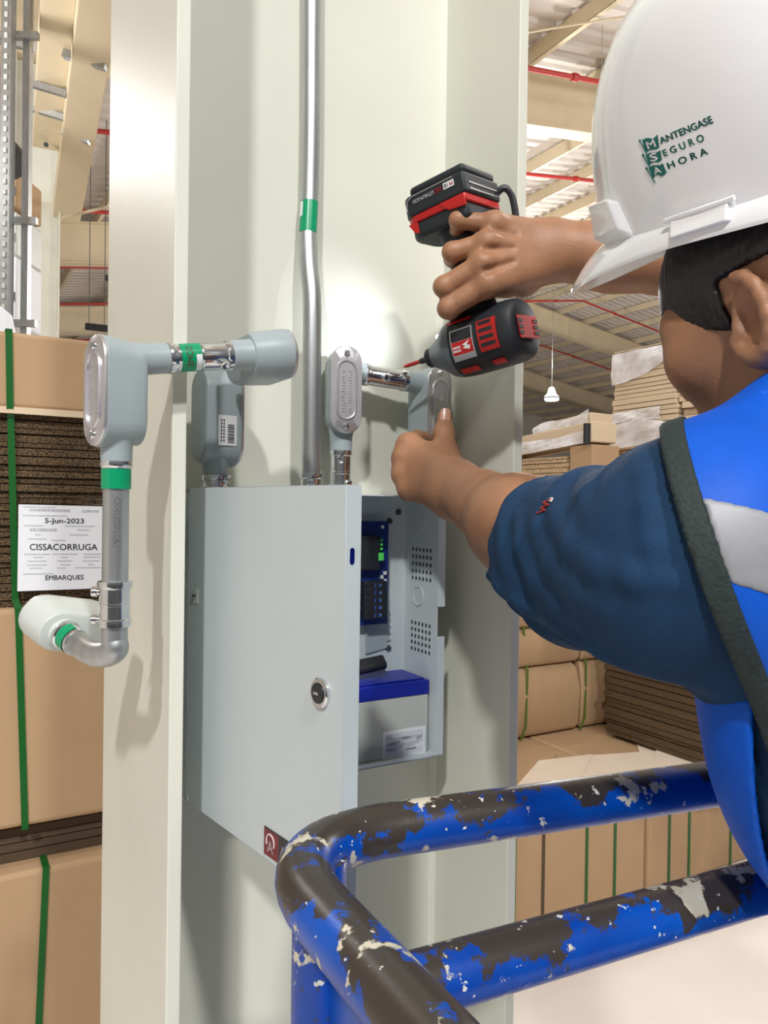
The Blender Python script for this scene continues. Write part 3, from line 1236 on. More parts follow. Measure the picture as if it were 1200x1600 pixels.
# --- body A on the outer side of the left flange
AY = -.040
ET = (EX + EZ * .15).normalized()          # this short run climbs a little to the right
pA = P(183, 620, .700)
pA2 = to_CL(pA)
outA = (-EX * .97 - EY * .24).normalized()
axA = P(183, 620, .700)
axA.z = P(183, 620, .700).z
cA = axA + outA * .0195
cA.z = P(183, 614, .70).z
LA = .101
hubA_r = axA + EX * .012
hubA_r.z = P(225, 564, .71).z
hubA_b = axA.copy()
hubA_b.z = cA.z - LA / 2 + .012
tA = conduit_body(cA, EZ, outA, LA, .045, .041,
                  [(hubA_b, -EZ, .0142, .026), (hubA_r, ET, .0145, .034)],
                  'grey conduit fitting outside the left column flange, topmost left', emboss=True)
# nipple A -> B with coupling and label
n0 = hubA_r + ET * .034
n1 = n0 + ET * .062
cpl = connector('conduit_coupling', n0, n1, R34 * 1.02, 'silver coupling with green label crossing in front of the left flange', ((.80, TOCAM(n0) - EZ * .5),))
mb = MB()
la, lb_ = n0 + ET * .010, n0 + ET * .0295
tc_ = TOCAM(n0)
band_label(mb, la, lb_, R34 * 1.135, -1.3, 1.3, tc_)
gl = mb.obj('label', M['green_label'], cpl)
mb = MB()
d_, s_, n_ = frame(lb_ - la, tc_)
up_ = 1 if s_.z > 0 else -1
band_label(mb, la + ET * .0135, la + ET * .019, R34 * 1.15, -1.1 * up_ if up_ > 0 else -.2, .2 if up_ > 0 else 1.1, tc_)
mb.obj('barcode_patch', M['white_label'], gl)
mb = MB()
rl_ = R34 * 1.165


def on_band(x, y):      # lettering reading upwards: x runs round the tube, y along it
    q = x / rl_
    return la + ET * (.0105 - y) + (n_ * math.cos(q) + EZ.cross(EX).cross(EX) * 0 + s_ * up_ * math.sin(q)) * rl_


put_text(mb, 'EMCO', lambda x, y: on_band(x - .0085, y), .0085, .00012, width=.020)
mb.obj('lettering', mat('label_dark_red_ink', (.10, .03, .02), .5), gl)

# --- body B: hub to the left, cover to the right, long axis away from the viewer
hB = n1
cB = hB + ET * .061 + EY * .030
tB = conduit_body(cB, EY, ET, .104, .050, .042, [(hB + ET * .027, -ET, .0155, .028)],
                  'rounded grey conduit fitting end on, right of the green labelled coupling', mat_body=M['cast'])
# --- body C standing in the shade of the left flange, with bar code sticker
cCx = on_Y(341, 655, .110)
outC = (EX * .985 + EY * .17).normalized()
cC = on_Y(364, 655, .108)
LC = .112


def stick_c(t):
    A, S, Nn = EZ, None, None


oC = -EY
tC = conduit_body(cC - EX * 0.0, EZ, outC, LC, .046, .044, [(cC - EZ * .050 - outC * .022, -EZ, .0145, .016)],
                  'shaded grey conduit fitting with white bar code sticker under the end on fitting')
# sticker on its viewer-facing side
fA, fS, fN = frame(EZ, outC)
side = fS if fS.dot(EY) < 0 else -fS
sc0 = cC + side * .0229 - outC * .019 - EZ * .016
mb = MB()
w2, h2 = .0115, .017


def stC(x, y, n=0.0):
    return sc0 + outC * x + EZ * y + side * n


mb.prism([stC(-w2, -h2), stC(w2, -h2), stC(w2, h2), stC(-w2, h2)], side * .0006)
st = mb.obj('sticker', M['white_label'], tC, smooth=False)
mb = MB()
rnd = random.Random(3)
y = -h2 + .003
while y < h2 - .010:
    hh = rnd.choice((.0005, .0009, .0013))
    mb.prism([stC(.000, y, .0007), stC(.008, y, .0007), stC(.008, y + hh, .0007), stC(.000, y + hh, .0007)], side * .0001)
    y += hh + rnd.choice((.0006, .001))
for x0 in (-.0085, -.0055):
    for k in range(7):
        mb.prism([stC(x0, -h2 + .004 + k * .0038, .0007), stC(x0 + .0014, -h2 + .004 + k * .0038, .0007), stC(x0 + .0014, -h2 + .0066 + k * .0038, .0007), stC(x0, -h2 + .0066 + k * .0038, .0007)], side * .0001)
mb.obj('print', M['ink'], st, smooth=False)
hc = cC - EZ * .066 - outC * .022
e1 = Vector((hc.x, hc.y, H + KZ1))
connector('conduit_connector', hc, e1, R34, 'silver connector under the bar coded fitting in the flange shade', ((.25, -EX * .2 - EY + EX),), mid=False)

# --- vertical pipe down from A with coupling and bend
pv0 = hubA_b - EZ * .026
pv0 = Vector(pv0)
vb = P(181, 905, .70)
vx, vy = pv0.x, pv0.y
zc0 = P(181, 908, .70).z
zc1 = P(181, 975, .70).z
t = thing('conduit_pipe', (vx, vy, zc0), 'short vertical conduit hanging from the left fitting, printed down its side', 'conduit')
mb = MB()
mb.tube([pv0 + EZ * .01, Vector((vx, vy, zc0 - .006))], R34, 28)
mb.obj('pipe', M['emt'], t)
mb = MB()
tcv = TOCAM((vx, vy, zc0))
band_label(mb, pv0 - EZ * .005, pv0 - EZ * .023, R34 + .0014, -1.35, 1.35, tcv)
mb.obj('label', M['green_label'], t)
mb = MB()
mb.lathe(pv0, -EZ, [(-.002, R34), (-.002, R34 * 1.2), (.001, R34 * 1.24), (.003, R34 * 1.2), (.005, R34 * 1.1), (.006, R34)], 28)
mb.obj('collar', M['zinc'], t)
mb = MB()
dv, sv, nv = frame(-EZ, tcv)
rt = R34 + .0003


def on_pipe(x, y):
    q = y / rt
    e = Vector((vx, vy, pv0.z - .030 - x))
    return e + (nv * math.cos(q - .15) + sv * math.sin(q - .15)) * rt


put_text(mb, 'OHUS0VIA1', on_pipe, .0085, .0001, width=.045)
mb.obj('print', mat('stamped_ink', (.13, .14, .14), .6), t)
connector('conduit_coupling', Vector((vx, vy, zc1 + .039)), Vector((vx, vy, zc1 - .002)), R34 * 1.06, 'silver two screw coupling above the conduit bend at left',
          ((.24, -Vector((1, .1, 0))), (.86, -Vector((1, .1, 0)))), mid=True)
# bend
hF = P(103, 992, .745)
b0 = Vector((vx, vy, zc1 + .004))
hdir = (hF - P(150, 1024, .715)).normalized()
t = thing('conduit_elbow', P(190, 1020, .705), 'galvanised conduit elbow curving left at the bottom of the run', 'conduit')
ctrl = [b0 + EZ * .01, b0, b0 - EZ * .018, P(180, 1014, .701), P(166, 1022.5, .706), P(146, 1021, .715), P(124, 1007.5, .731), P(112, 999, .739), hF]
mb = MB()
epts = smooth_path(ctrl, 8)
mb.tube(epts, R34, 28)
mb.obj('elbow', M['emt'], t)
ge0, ge1 = P(118, 1003, .7355), P(103, 992, .745)
gd = (ge1 - ge0).normalized()
mb = MB()
mb.lathe(ge0, gd, [(-.002, R34), (-.002, R34 * 1.12), (.014, R34 * 1.12), (.015, R34 * 1.25), (.019, R34 * 1.25), (.022, R34)], 28)
mb.obj('collar', M['zinc'], t)
mb = MB()
band_label(mb, ge0 + gd * .002, ge0 + gd * .013, R34 * 1.15, -.9, 1.6, TOCAM(ge0))
mb.obj('label', M['green_label'], t)
# body F
hubF = ge1 + gd * .004
axF = (P(172, 972, .80) - P(66, 962, .745)).normalized()
cFc = P(80, 963, .765)
upF = EZ
frontF = (-gd - axF * (-gd).dot(axF)).normalized()
cF = hubF + gd * .045 + axF * .026
tF = conduit_body(cF, axF, gd, .094, .046, .044, [(hubF + gd * .016, -gd, .0150, .020)],
                  'pale grey conduit fitting at the lower left end of the conduit run', mat_body=M['cast_pale'])
# ================================================================ lift basket
def plan(px, py, z):
    o, d = ray(px, py)
    return o + d * ((H + z - o.z) / d.z)


KR = .80
RZ = -.300 * KR
RR = .024 * KR
corner = Vector((-.100 * KR, .669 * KR, H + RZ))
dA = Vector((.94, .345, 0)).normalized()
dB = Vector((.48, -.877, 0)).normalized()
tl = .125 * KR
rail = [corner + dA * s for s in (1.25, .9, .6, .35, .2, .13)]
for k in range(13):
    q = k / 12
    rail.append((corner + dA * tl) * (1 - q) ** 2 + corner * 2 * q * (1 - q) + (corner + dB * tl) * q * q)
rail += [corner + dB * s for s in (.13, .2, .35, .6, 1.1)]
bk = thing('lift_basket', (.45, .35, 0), 'worn blue tubular guard rail of the lift basket around the worker', 'lift')
mb = MB()
mb.tube(rail, RR, 36)
tag(mb.obj('top_rail', M['rail'], bk), 'bent top rail with chipped paint and splatters')
m0, m1 = Vector((-.004 * KR, .562 * KR, H - .362 * KR)), Vector((.351 * KR, .726 * KR, H - .360 * KR))
dm = (m1 - m0).normalized()
mb = MB()
mb.tube([m0, m0 + dm * .2, m1, m1 + dm * .35, m1 + dm * .75], RR * .98, 32)
tag(mb.obj('mid_rail', M['rail'], bk), 'straight lower rail with scraped dark paint')
BF = 1.33                 # height of the basket floor
pc = corner + (dA + dB) * .028
posts = [pc, corner + dA * 1.2, corner + dB * 1.05]
for k, p in enumerate(posts):
    mb = MB()
    mb.tube([Vector((p.x, p.y, H + RZ)), Vector((p.x, p.y, BF))], RR * .96, 28)
    mb.obj('post', M['rail'] if k == 0 else M['railblue'], bk)
mb = MB()
a = pc + dB * .018
mb.prism([Vector((a.x, a.y, H + RZ - .02)), Vector((a.x, a.y, H + RZ - .35)), Vector((a.x, a.y, H + RZ - .35)) + dB * .10, Vector((a.x, a.y, H + RZ - .02)) + dB * .10], dA * .006)
mb.obj('gusset_plate', M['railblue'], bk, smooth=False)
c0 = corner
mb = MB()
pl4 = [corner, corner + dA * 1.25, corner + dA * 1.25 + dB * 1.1, corner + dB * 1.1]
mb.prism([Vector((p.x, p.y, BF - .06)) for p in pl4], EZ * .06)
mb.obj('basket_floor', M['cast'], bk, smooth=False)
cen = corner + dA * .62 + dB * .55
R_ = Matrix((dA, Vector((-dA.y, dA.x, 0)), EZ)).transposed()
mb = MB()
mb.box((cen.x, cen.y, (BF - .06 + .45) / 2 + .0), (.45, .35, BF - .06 - .45), R_)
mb.obj('mast', M['railblue'], bk, bevel=.01)
mb = MB()
mb.box((cen.x, cen.y, .30), (1.1, .7, .30), R_)
mb.obj('chassis', M['railblue'], bk, bevel=.03)
for sx in (-1, 1):
    for sy in (-1, 1):
        mb = MB()
        w = Vector((cen.x, cen.y, .15)) + R_ @ Vector((sx * .42, sy * .33, 0))
        ax = R_ @ Vector((0, 1, 0))
        mb.lathe(w - ax * .05, ax, [(0, .1), (0, .14), (.01, .15), (.09, .15), (.1, .14), (.1, .1)], 24)
        mb.obj('wheel', M['black'], bk)

# ================================================================ cardboard stacks
def strap_loop(mb, pts, w, thick=.002, outv=None):
    """flat band following pts"""
    for a, b in zip(pts[:-1], pts[1:]):
        a, b = Vector(a), Vector(b)
        tt, s, n = frame(b - a, outv)
        mb.box((a + b) / 2, ((b - a).length + .004, w, thick), Matrix((tt, s, n)).transposed())


def wavy_block(mb, o, ux, uy, sx, sy, z0, z1, layer, jit, seed, sag=0.0, m=0):
    """a pile of flat sheets: layers with slightly uneven edges; o = front-left corner"""
    rnd = random.Random(seed)
    z = z0
    while z < z1 - 1e-6:
        h = min(layer * rnd.uniform(.7, 1.3), z1 - z)
        j = [rnd.uniform(-jit, jit) for _ in range(4)]
        a, b, c, d = o + ux * j[0] + uy * j[1], o + ux * (sx + j[2]) + uy * j[1], o + ux * (sx + j[2]) + uy * (sy + j[3]), o + ux * j[0] + uy * (sy + j[3])
        nseg = 6
        g2 = h * .86
        front0 = [(a + (b - a) * (k / nseg)) + EZ * (z - sag * math.sin(math.pi * k / nseg)) for k in range(nseg + 1)]
        back0 = [(d + (c - d) * (k / nseg)) + EZ * (z - sag * math.sin(math.pi * k / nseg)) for k in range(nseg + 1)]
        mb.loft([front0, back0, [p + EZ * g2 for p in back0], [p + EZ * g2 for p in front0], front0], False, False, m, False)
        for k in (0, nseg):
            mb.faces([front0[k], back0[k], back0[k] + EZ * g2, front0[k] + EZ * g2], [(0, 1, 2, 3)], m)
        z += h


# ---- left stack, right behind the column
LP = P(80, 790, 1.9)


def L3(px, z, back=0.0):
    """point on the front face of the left stack"""
    p = hit_plane(px, 790, LP, EY)
    return Vector((p.x, p.y, H + z)) + EY * back


o0 = L3(-140, 0)
o0.z = 0
wl = (L3(245, 0) - L3(-140, 0)).length
wl_c = (L3(200, 0) - L3(-140, 0)).length
z_top, z_c1, z_c2, z_b1 = .407, .222, -.262, -.800
dp = .85


def carton(mb, o, ux, uy, sx, sy, z0, z1):
    """closed carton with softened outline and the slit between its flaps on top"""
    pts = [o + ux * x + uy * y for x, y in ((0, 0), (sx, 0), (sx, sy), (0, sy))]
    mb.prism([p + EZ * (H + z0) for p in pts], EZ * (z1 - z0))


st1 = thing('cardboard_bundle', o0 + EX * .3 + EZ * (H + z_b1), 'strapped bundle at left with brown cover carton over dark corrugated edges', 'cardboard bundle')
mb = MB()
carton(mb, o0, EX, EY, wl_c, dp, z_c1, z_top)
mb.obj('cover_carton', M['card'], st1, bevel=.012, seg=3)
mb = MB()
carton(mb, o0 + EY * -.004 + EX * .05, EX, EY, wl_c - .1, .01, z_c1 - .012, z_c1 + .004)
mb.obj('flap_edge', M['card_pale'], st1)
mb = MB()
wavy_block(mb, o0 + EY * .022 + EX * .02 + EZ * H, EX, EY, wl_c - .04, dp - .05, z_c2, z_c1 - .002, .017, .006, 5)
sheets = mb.obj('corrugated_sheets', M['flute'], st1, smooth=False)
mb = MB()
carton(mb, o0 + EX * -.02, EX, EY, wl, dp, z_b1, z_c2)
mb.obj('lower_carton', M['card'], st1, bevel=.014, seg=3)
mb = MB()
f_ = -.004
sp_ = [L3(11, z_top + .003, .5), L3(11, z_top + .003, f_), L3(14, z_c1, f_), L3(16, z_c1 - .02, .012), L3(26, z_c2 + .02, .012), L3(30, z_c2, f_), L3(44, z_b1 - .003, f_), L3(44, z_b1 - .003, .3)]
strap_loop(mb, sp_, .0155, .002, -EY + EZ * .3)
mb.obj('strap', M['strap'], st1, smooth=False)
# dark filler, the gap's shade put into its colour, next bundle below
st2 = thing('cardboard_bundle', o0 + EX * .3 + EZ * (H + z_b1 - .095), 'low dark filler in the gap between the two big cartons at left', 'cardboard bundle')
mb = MB()
wavy_block(mb, o0 + EY * .05 + EX * .03 + EZ * H, EX, EY, wl - .08, dp - .1, z_b1 - .10, z_b1 - .001, .02, .006, 6)
mb.obj('corrugated_sheets', M['card_dark'], st2, smooth=False)
st3 = thing('cardboard_bundle', o0 + EX * .3, 'brown strapped carton lowest at left, half in sunlight', 'cardboard bundle')
mb = MB()
carton(mb, o0 + EX * -.02 + EY * -.02, EX, EY, wl, dp, -1.75, z_b1 - .102)
mb.obj('carton', M['card'], st3, bevel=.012, seg=3)
mb = MB()
sp_ = [L3(76, z_b1 - .099, .3), L3(76, z_b1 - .099, -.024), L3(62, -1.5, -.024), L3(62, -1.75, -.024)]
strap_loop(mb, sp_, .0155, .002, -EY + EZ * .3)
mb.obj('strap', M['strap'], st3, smooth=False)
st3['label'] = 'brown strapped carton lowest at left, under the thin dark filler layer'
st4 = thing('cardboard_bundle', o0 + EX * .3, 'bottom carton on its pallet under the left stack', 'cardboard bundle')
mb = MB()
carton(mb, o0 + EX * -.02, EX, EY, wl, dp, -H + .14, -1.752)
mb.obj('carton', M['card'], st4, bevel=.012, seg=3)
mb = MB()
for zz, hh in ((-H + .001, .02), (-H + .118, .02)):
    for k in range(5):
        carton(mb, o0 + EY * (.02 + k * .19), EX, EY, wl, .1, zz, zz + hh)
for k in range(3):
    carton(mb, o0 + EX * (.0 + k * (wl - .1) / 2), EX, EY, .1, dp, -H + .021, -H + .118)
mb.obj('pallet', M['wood'], st4, smooth=False)

# ---- shipping label on the left stack
l_tl, l_br = L3(28, 0, -.001), None
zt, zb = (790 - 789) / 1200 * 1.9, (790 - 924) / 1200 * 1.9


def lab_pt(px, py, n=0.0):
    h = hit_plane(px, py, L3(0, 0, -.006 - n), (EY - EZ * .0).normalized())
    return h


shl = thing('shipping_label', lab_pt(95, 855), 'white printed shipping label on the dark corrugated stack at left', 'label')
mb = MB()
mb.prism([lab_pt(27, 924), lab_pt(163, 919), lab_pt(166, 791.5), lab_pt(29, 788)], EY * .0006)
sh = mb.obj('paper', M['white_paper'], shl, smooth=False)


def lab_uv(u, v):
    """label coordinates: u right, v up, in source pixels of the printed sheet from its upper left corner"""
    x = 28.5 + u * (1 + 0) - v * .007
    y = 788 - v + u * .022 * (1 - (-v) / 70.0)
    return lab_pt(x, y, .0006)


for body, u, v, size, w in (('5-Jun-2023', 41, -28.5, 11, 61), ('CISSACORRUGA', 17, -71.5, 14, 106), ('EMBARQUES', 41, -119, 10.5, 60)):
    mb = MB()
    put_text(mb, body, lambda x, y, u=u, v=v: lab_uv(u + x, v + y), size, .16, width=w)
    tag(mb.obj('lettering', M['ink'], sh, smooth=False), 'printed ' + body)
mb = MB()
put_text(mb, 'CLIENTE', lambda x, y: lab_uv(99 + x, -10.5 + y), 5.2, .05, width=26)
rnd = random.Random(11)
for (u, v, w, hh) in ((18, -10.5, 62, 4), (18, -42, 42, 4.6)):          # bar codes
    x = u
    while x < u + w:
        ww = rnd.choice((.8, 1.3, 2.0))
        mb.faces([lab_uv(x, v), lab_uv(x + ww, v), lab_uv(x + ww, v + hh), lab_uv(x, v + hh)], [(0, 1, 2, 3)])
        x += ww + rnd.choice((.7, 1.2))
for (u, v, w) in ((7, -4.5, 52), (7, -18, 70), (9, -34, 30), (73, -34, 44), (92, -40, 18), (26, -48, 9), (80, -48, 29), (15, -55, 28), (52, -57, 20), (9, -79, 40), (53, -79, 38), (102, -79, 26), (23, -84, 14),
                  (67, -84, 10), (102, -84, 24), (14, -90, 30), (60, -90, 24), (100, -90, 26), (13, -96, 30), (66, -96, 14), (108, -96, 10), (18, -101, 20), (60, -101, 14), (88, -101, 40), (7, -110, 46)):
    x = u
    while x < u + w:
        ww = rnd.uniform(.8, 2.0)
        mb.faces([lab_uv(x, v), lab_uv(x + ww, v), lab_uv(x + ww, v + 1.7), lab_uv(x, v + 1.7)], [(0, 1, 2, 3)])
        x += ww + rnd.uniform(.4, .9)
tag(mb.obj('small_print', M['grey_ink'], sh, smooth=False), kind='stuff')

# white wrapped roll at the very left edge, behind the stack
mb = MB()
a = P(-82, 600, 2.6)
mb.lathe(Vector((a.x, a.y + .3, H + .2)), EZ, [(-.9, .085), (.25, .085), (.42, .08), (.5, .065), (.53, .03)], 24)
t = thing('wrapped_roll', (a.x, a.y + .3, H - .7), 'white wrapped roll peeking in at the left edge behind the stack', 'roll')
mb.obj('wrap', M['white_paper'], t)
mb = MB()
mb.lathe(Vector((a.x, a.y + .3, H + .2)), EZ, [(-2.9, .085), (-.9, .085)], 24)
mb.obj('core', M['white_paper'], t)

# ---- right side: low wide pile on the floor whose top carries everything
PZ = -1.93
gp = Vector((1.5, 5.14, 0))
lx0 = (hit_plane(740, 790, gp, EY))
fo = Vector((lx0.x, lx0.y, 0))
base = thing('cardboard_bundle', fo + EX * 1.5, 'wide low row of strapped cartons behind the blue rails', 'cardboard bundle')
bw, bd = 6.2, 4.4
mb = MB()
nb = 4
for k in range(nb):
    x0 = k * bw / nb
    pts = [fo + EX * (x0 + .012) , fo + EX * (x0 + bw / nb - .012), fo + EX * (x0 + bw / nb - .012) + EY * bd, fo + EX * (x0 + .012) + EY * bd]
    mb.prism(pts, EZ * (H + PZ))
mb.obj('cartons', M['card'], base, bevel=.03, seg=3)
for px in (812, 857, 925, 969, 1054, 1085, 1150):
    q = hit_plane(px, 790, gp, EY)
    mb = MB()
    strap_loop(mb, [Vector((q.x, q.y, H + PZ + .004)) + EY * .5, Vector((q.x, q.y, H + PZ + .004)) - EY * .006, Vector((q.x, q.y, .01)) - EY * .006], .022, .004, -EY + EZ * .3)
    mb.obj('strap', M['strap'] if px != 857 else M['card_dark'], base, smooth=False)


def top_at(px, py, z=PZ):
    return plan(px, py, z)


# loose pale sheets lying on it
sheets_spec = [([(740, 1262), (836, 1232), (870, 1180), (770, 1196)], 'brown flat cardboard sheet lying beside the column edge', M['card'], .003),
               ([(808, 1232), (898, 1245), (926, 1183), (842, 1193)], 'pale flat cardboard sheet on the low pile left of the others', M['card_sheet'], .018),
               ([(896, 1245), (1010, 1236), (1030, 1176), (926, 1183)], 'pale flat cardboard sheet on the low pile in the middle', M['card_sheet'], .011),
               ([(1008, 1240), (1140, 1240), (1120, 1168), (1026, 1176)], 'pale flat cardboard sheet on the low pile beside the worker', M['card_sheet'], .025),
               ([(1000, 1180), (1120, 1172), (1090, 1146), (990, 1150)], 'pale flat cardboard sheet at the foot of the dark stack', M['card_sheet'], .004)]
for quad, lab_, mm, dz in sheets_spec:
    mb = MB()
    mb.prism([top_at(x, y) + EZ * dz for x, y in quad], EZ * .006)
    tag(mb.obj('cardboard_sheet', mm, smooth=False), lab_, 'cardboard sheet', 'loose sheets on the low pile')

# upright bundles standing on it: each is bulging and cinched by its strap
b0 = plan(770, 1168, PZ)
bdir = EX
kink = [(0, 0), (.30, .06), (.56, .075), (.62, .0), (.95, .02), (1.22, .05)]


def bulged(mb, o, ux, uy, sx, sy, zs, m=0):
    rings = []
    for z, ins in zs:
        a = ins
        rings.append([o + ux * x + uy * y + EZ * z for x, y in ((a * .4, a), (sx - a * .5, a), (sx - a * .5, sy - a), (a * .4, sy - a))])
    mb.loft(rings, True, True, m)


def bundle_right(px0, px1, py, hgt, label, strap_px, seed, beside=None):
    a = plan(px0, py, PZ)
    if beside is not None:               # same front face as its neighbour
        q = hit_plane(px0, 790, beside, EY)
        a = Vector((q.x, q.y, a.z))
    q = hit_plane(px1, 790, a, EY)
    sx = (Vector((q.x, q.y, 0)) - Vector((a.x, a.y, 0))).length
    t = thing('cardboard_bundle', a, label, 'cardboard bundle', 'strapped bundles on the low pile')
    for k, (z0, z1) in enumerate(((.014, .60), (.60, .93), (.93, hgt))):
        mb = MB()
        h = z1 - z0
        bulged(mb, a, EX, EY, sx, .8, [(z0, .03), (z0 + .05, .0), (z0 + h * .6, -.015 + .01 * k), (z1 - .06, .02), (z1 - .002, .07)])
        mb.obj('carton', M['card'], t, bevel=.015)
    q = hit_plane(strap_px, 790, a, EY)
    s0 = Vector((q.x, q.y, a.z))
    mb = MB()
    strap_loop(mb, [s0 + EZ * .01 - EY * .01 - EX * .04, s0 + EZ * .12 - EY * .024, s0 + EZ * .58 - EY * .0 + EX * .03, s0 + EZ * .61 + EY * .02 + EX * .03, s0 + EZ * .9 + EY * .02 - EX * .0, s0 + EZ * hgt - EX * .05 + EY * .02], .02, .005, -EY)
    mb.obj('strap', M['strap_pale'], t, smooth=False)
    return t, a, sx


_, ab_, _ = bundle_right(735, 910, 1172, 1.28, 'strapped brown bundle on the low pile just right of the column', 824, 1)
bundle_right(913, 979, 1143, 1.10, 'narrow strapped brown bundle on the low pile under the worker\'s sleeve', 916, 2, ab_)

# dark stack to their right, shade included in its colour, with tall pale sheets above
pA_, pB_ = Vector((1.93, 6.45, 0)), Vector((2.40, 5.65, 0))
uxs = (pB_ - pA_).normalized()
uys = Vector((-uxs.y, uxs.x, 0))
if uys.y < 0:
    uys = -uys
so = pA_ - uxs * .05
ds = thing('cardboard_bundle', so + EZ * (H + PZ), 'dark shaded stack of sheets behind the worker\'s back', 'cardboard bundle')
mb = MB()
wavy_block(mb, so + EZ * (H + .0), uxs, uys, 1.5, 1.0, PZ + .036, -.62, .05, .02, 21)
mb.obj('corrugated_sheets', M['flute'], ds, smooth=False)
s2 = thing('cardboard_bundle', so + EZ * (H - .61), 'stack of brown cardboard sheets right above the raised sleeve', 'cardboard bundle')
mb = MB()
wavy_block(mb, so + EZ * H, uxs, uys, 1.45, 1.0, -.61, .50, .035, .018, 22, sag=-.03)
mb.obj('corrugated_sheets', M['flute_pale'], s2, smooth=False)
s4 = thing('cardboard_bundle', so + EZ * (H + .51), 'tallest film wrapped stack of pale sheets beside the worker\'s face', 'cardboard bundle')
mb = MB()
wavy_block(mb, so + EZ * H + uys * .03, uxs, uys, .64, .9, .535, 1.32, .042, .012, 23)
mb.obj('corrugated_sheets', M['card_pale'], s4, smooth=False)
mb = MB()
wavy_block(mb, so + EZ * H + uys * .06 + uxs * .66, uxs, uys, .7, .9, .535, 1.30, .06, .03, 24)
mb.obj('corrugated_sheets', M['card_pale'], s4, smooth=False)


def film_sheet(mb, fn, nu, nv, amp, seed):
    rnd = random.Random(seed)
    ph = [rnd.uniform(0, 6) for _ in range(4)]
    rows = []
    for j in range(nv + 1):
        v = j / nv
        rows.append([fn(i / nu, v, amp * (math.sin(9 * i / nu + 5 * v + ph[0]) + .6 * math.sin(23 * i / nu - 13 * v + ph[1]) + .4 * math.sin(31 * v + 7 * i / nu + ph[2]))) for i in range(nu + 1)])
    mb.loft(rows, False, False, 0, False)


def film_on(o, ux, uy, u0, u1, zlo, zhi, out=.02, amp=.006, seed=1):
    """film hugging the front; zlo, zhi functions of u in 0..1"""
    mb = MB()
    film_sheet(mb, lambda u, v, d: o + ux * (u0 + (u1 - u0) * u) - uy * (out + d) + EZ * (H + zlo(u) + (zhi(u) - zlo(u)) * v), 40, 10, amp, seed)
    return mb


mb = film_on(so + uys * .03, uxs, uys, -.01, .66, lambda u: 1.04 + .2 * u * u, lambda u: 1.30, seed=2)
mb.obj('stretch_film', M['film'], s4)
mb = film_on(so + uys * .03, uxs, uys, -.01, 1.3, lambda u: .50, lambda u: .70 - .14 * u + .06 * math.sin(5 * u), seed=3)
mb.obj('stretch_film', M['film'], s4)
mb = film_on(so + uys * .03, uxs, uys, -.01, .5, lambda u: .72, lambda u: .80 + .02 * u, seed=9)
mb.obj('stretch_film', M['film'], s4)

# left neighbour: brown sheets above the first bundle, small carton end, film wrapped load on top
so3 = P(770, 790, 7.0)
so3 = Vector((so3.x, so3.y, 0))
q3 = P(885, 790, 6.2)
q3 = Vector((q3.x, q3.y, 0))
ux3 = (q3 - so3).normalized()
uy3 = Vector((-ux3.y, ux3.x, 0))
w3 = (q3 - so3).length
if uy3.y < 0:
    uy3 = -uy3
zb3 = PZ + 1.29
s5 = thing('cardboard_bundle', so3 + EZ * (H + zb3), 'dark brown stack of sheets just right of the column edge', 'cardboard bundle')
mb = MB()
wavy_block(mb, so3 + EZ * H, ux3, uy3, w3, .3, zb3, .42, .035, .02, 31)
mb.obj('corrugated_sheets', M['flute_pale'], s5, smooth=False)
ce = P(903, 700, 6.15)
t = thing('cardboard_box', ce - EZ * .6, 'brown carton end between the two brown sheet stacks', 'cardboard box')
mb = MB()
q5 = q3 + ux3 * .03
mb.prism([q5 + EZ * (H + .28), q5 + ux3 * .24 + EZ * (H + .28), q5 + ux3 * .24 + uy3 * .3 + EZ * (H + .28), q5 + uy3 * .3 + EZ * (H + .28)], EZ * .22)
mb.obj('carton', M['card'], t, bevel=.006)
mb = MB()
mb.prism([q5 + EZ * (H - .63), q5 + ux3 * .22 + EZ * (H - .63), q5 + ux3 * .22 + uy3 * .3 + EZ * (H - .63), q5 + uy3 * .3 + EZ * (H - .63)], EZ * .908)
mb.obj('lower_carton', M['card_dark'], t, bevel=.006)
s6 = thing('wrapped_load', so3 + EZ * (H + .43), 'low film wrapped load on the brown stack beside the column edge', 'wrapped load')
mb = MB()
mb.prism([so3 + ux3 * .0 + EZ * (H + .43), so3 + ux3 * (w3 + .26) + EZ * (H + .52), so3 + ux3 * (w3 + .26) + uy3 * .28 + EZ * (H + .52), so3 + uy3 * .28 + EZ * (H + .43)], EZ * .16)
mb.prism([so3 + ux3 * .55 + uy3 * .05 + EZ * (H + .57), so3 + ux3 * (w3 + .20) + uy3 * .05 + EZ * (H + .62), so3 + ux3 * (w3 + .20) + uy3 * .3 + EZ * (H + .62), so3 + ux3 * .55 + uy3 * .3 + EZ * (H + .57)], EZ * .14)
mb.obj('cartons', M['card_pale'], s6, bevel=.01)
mb = film_on(so3, ux3, uy3, -.02, w3 + .25, lambda u: .425 + .09 * u, lambda u: .50 + .13 * u + .02 * math.sin(6 * u), seed=4)
mb.obj('stretch_film', M['film'], s6)
mb = film_on(so3 + uy3 * .04, ux3, uy3, .5, w3 + .2, lambda u: .58 + .05 * u, lambda u: .68 + .09 * u + .02 * math.sin(7 * u), seed=5)
mb.obj('stretch_film', M['film'], s6)
mb = MB()
bp_ = so3 + ux3 * (w3 + .245) - uy3 * .035
mb.tube([bp_ + EZ * (H + .50), bp_ + EZ * (H + .66)], .028, 12)
mb.obj('dark_corner_cap', M['black'], s6)
# ================================================================ smooth solid modelling (distance fields -> mesh)
def _v(p):
    return np.array([p[0], p[1], p[2]], dtype=np.float32)


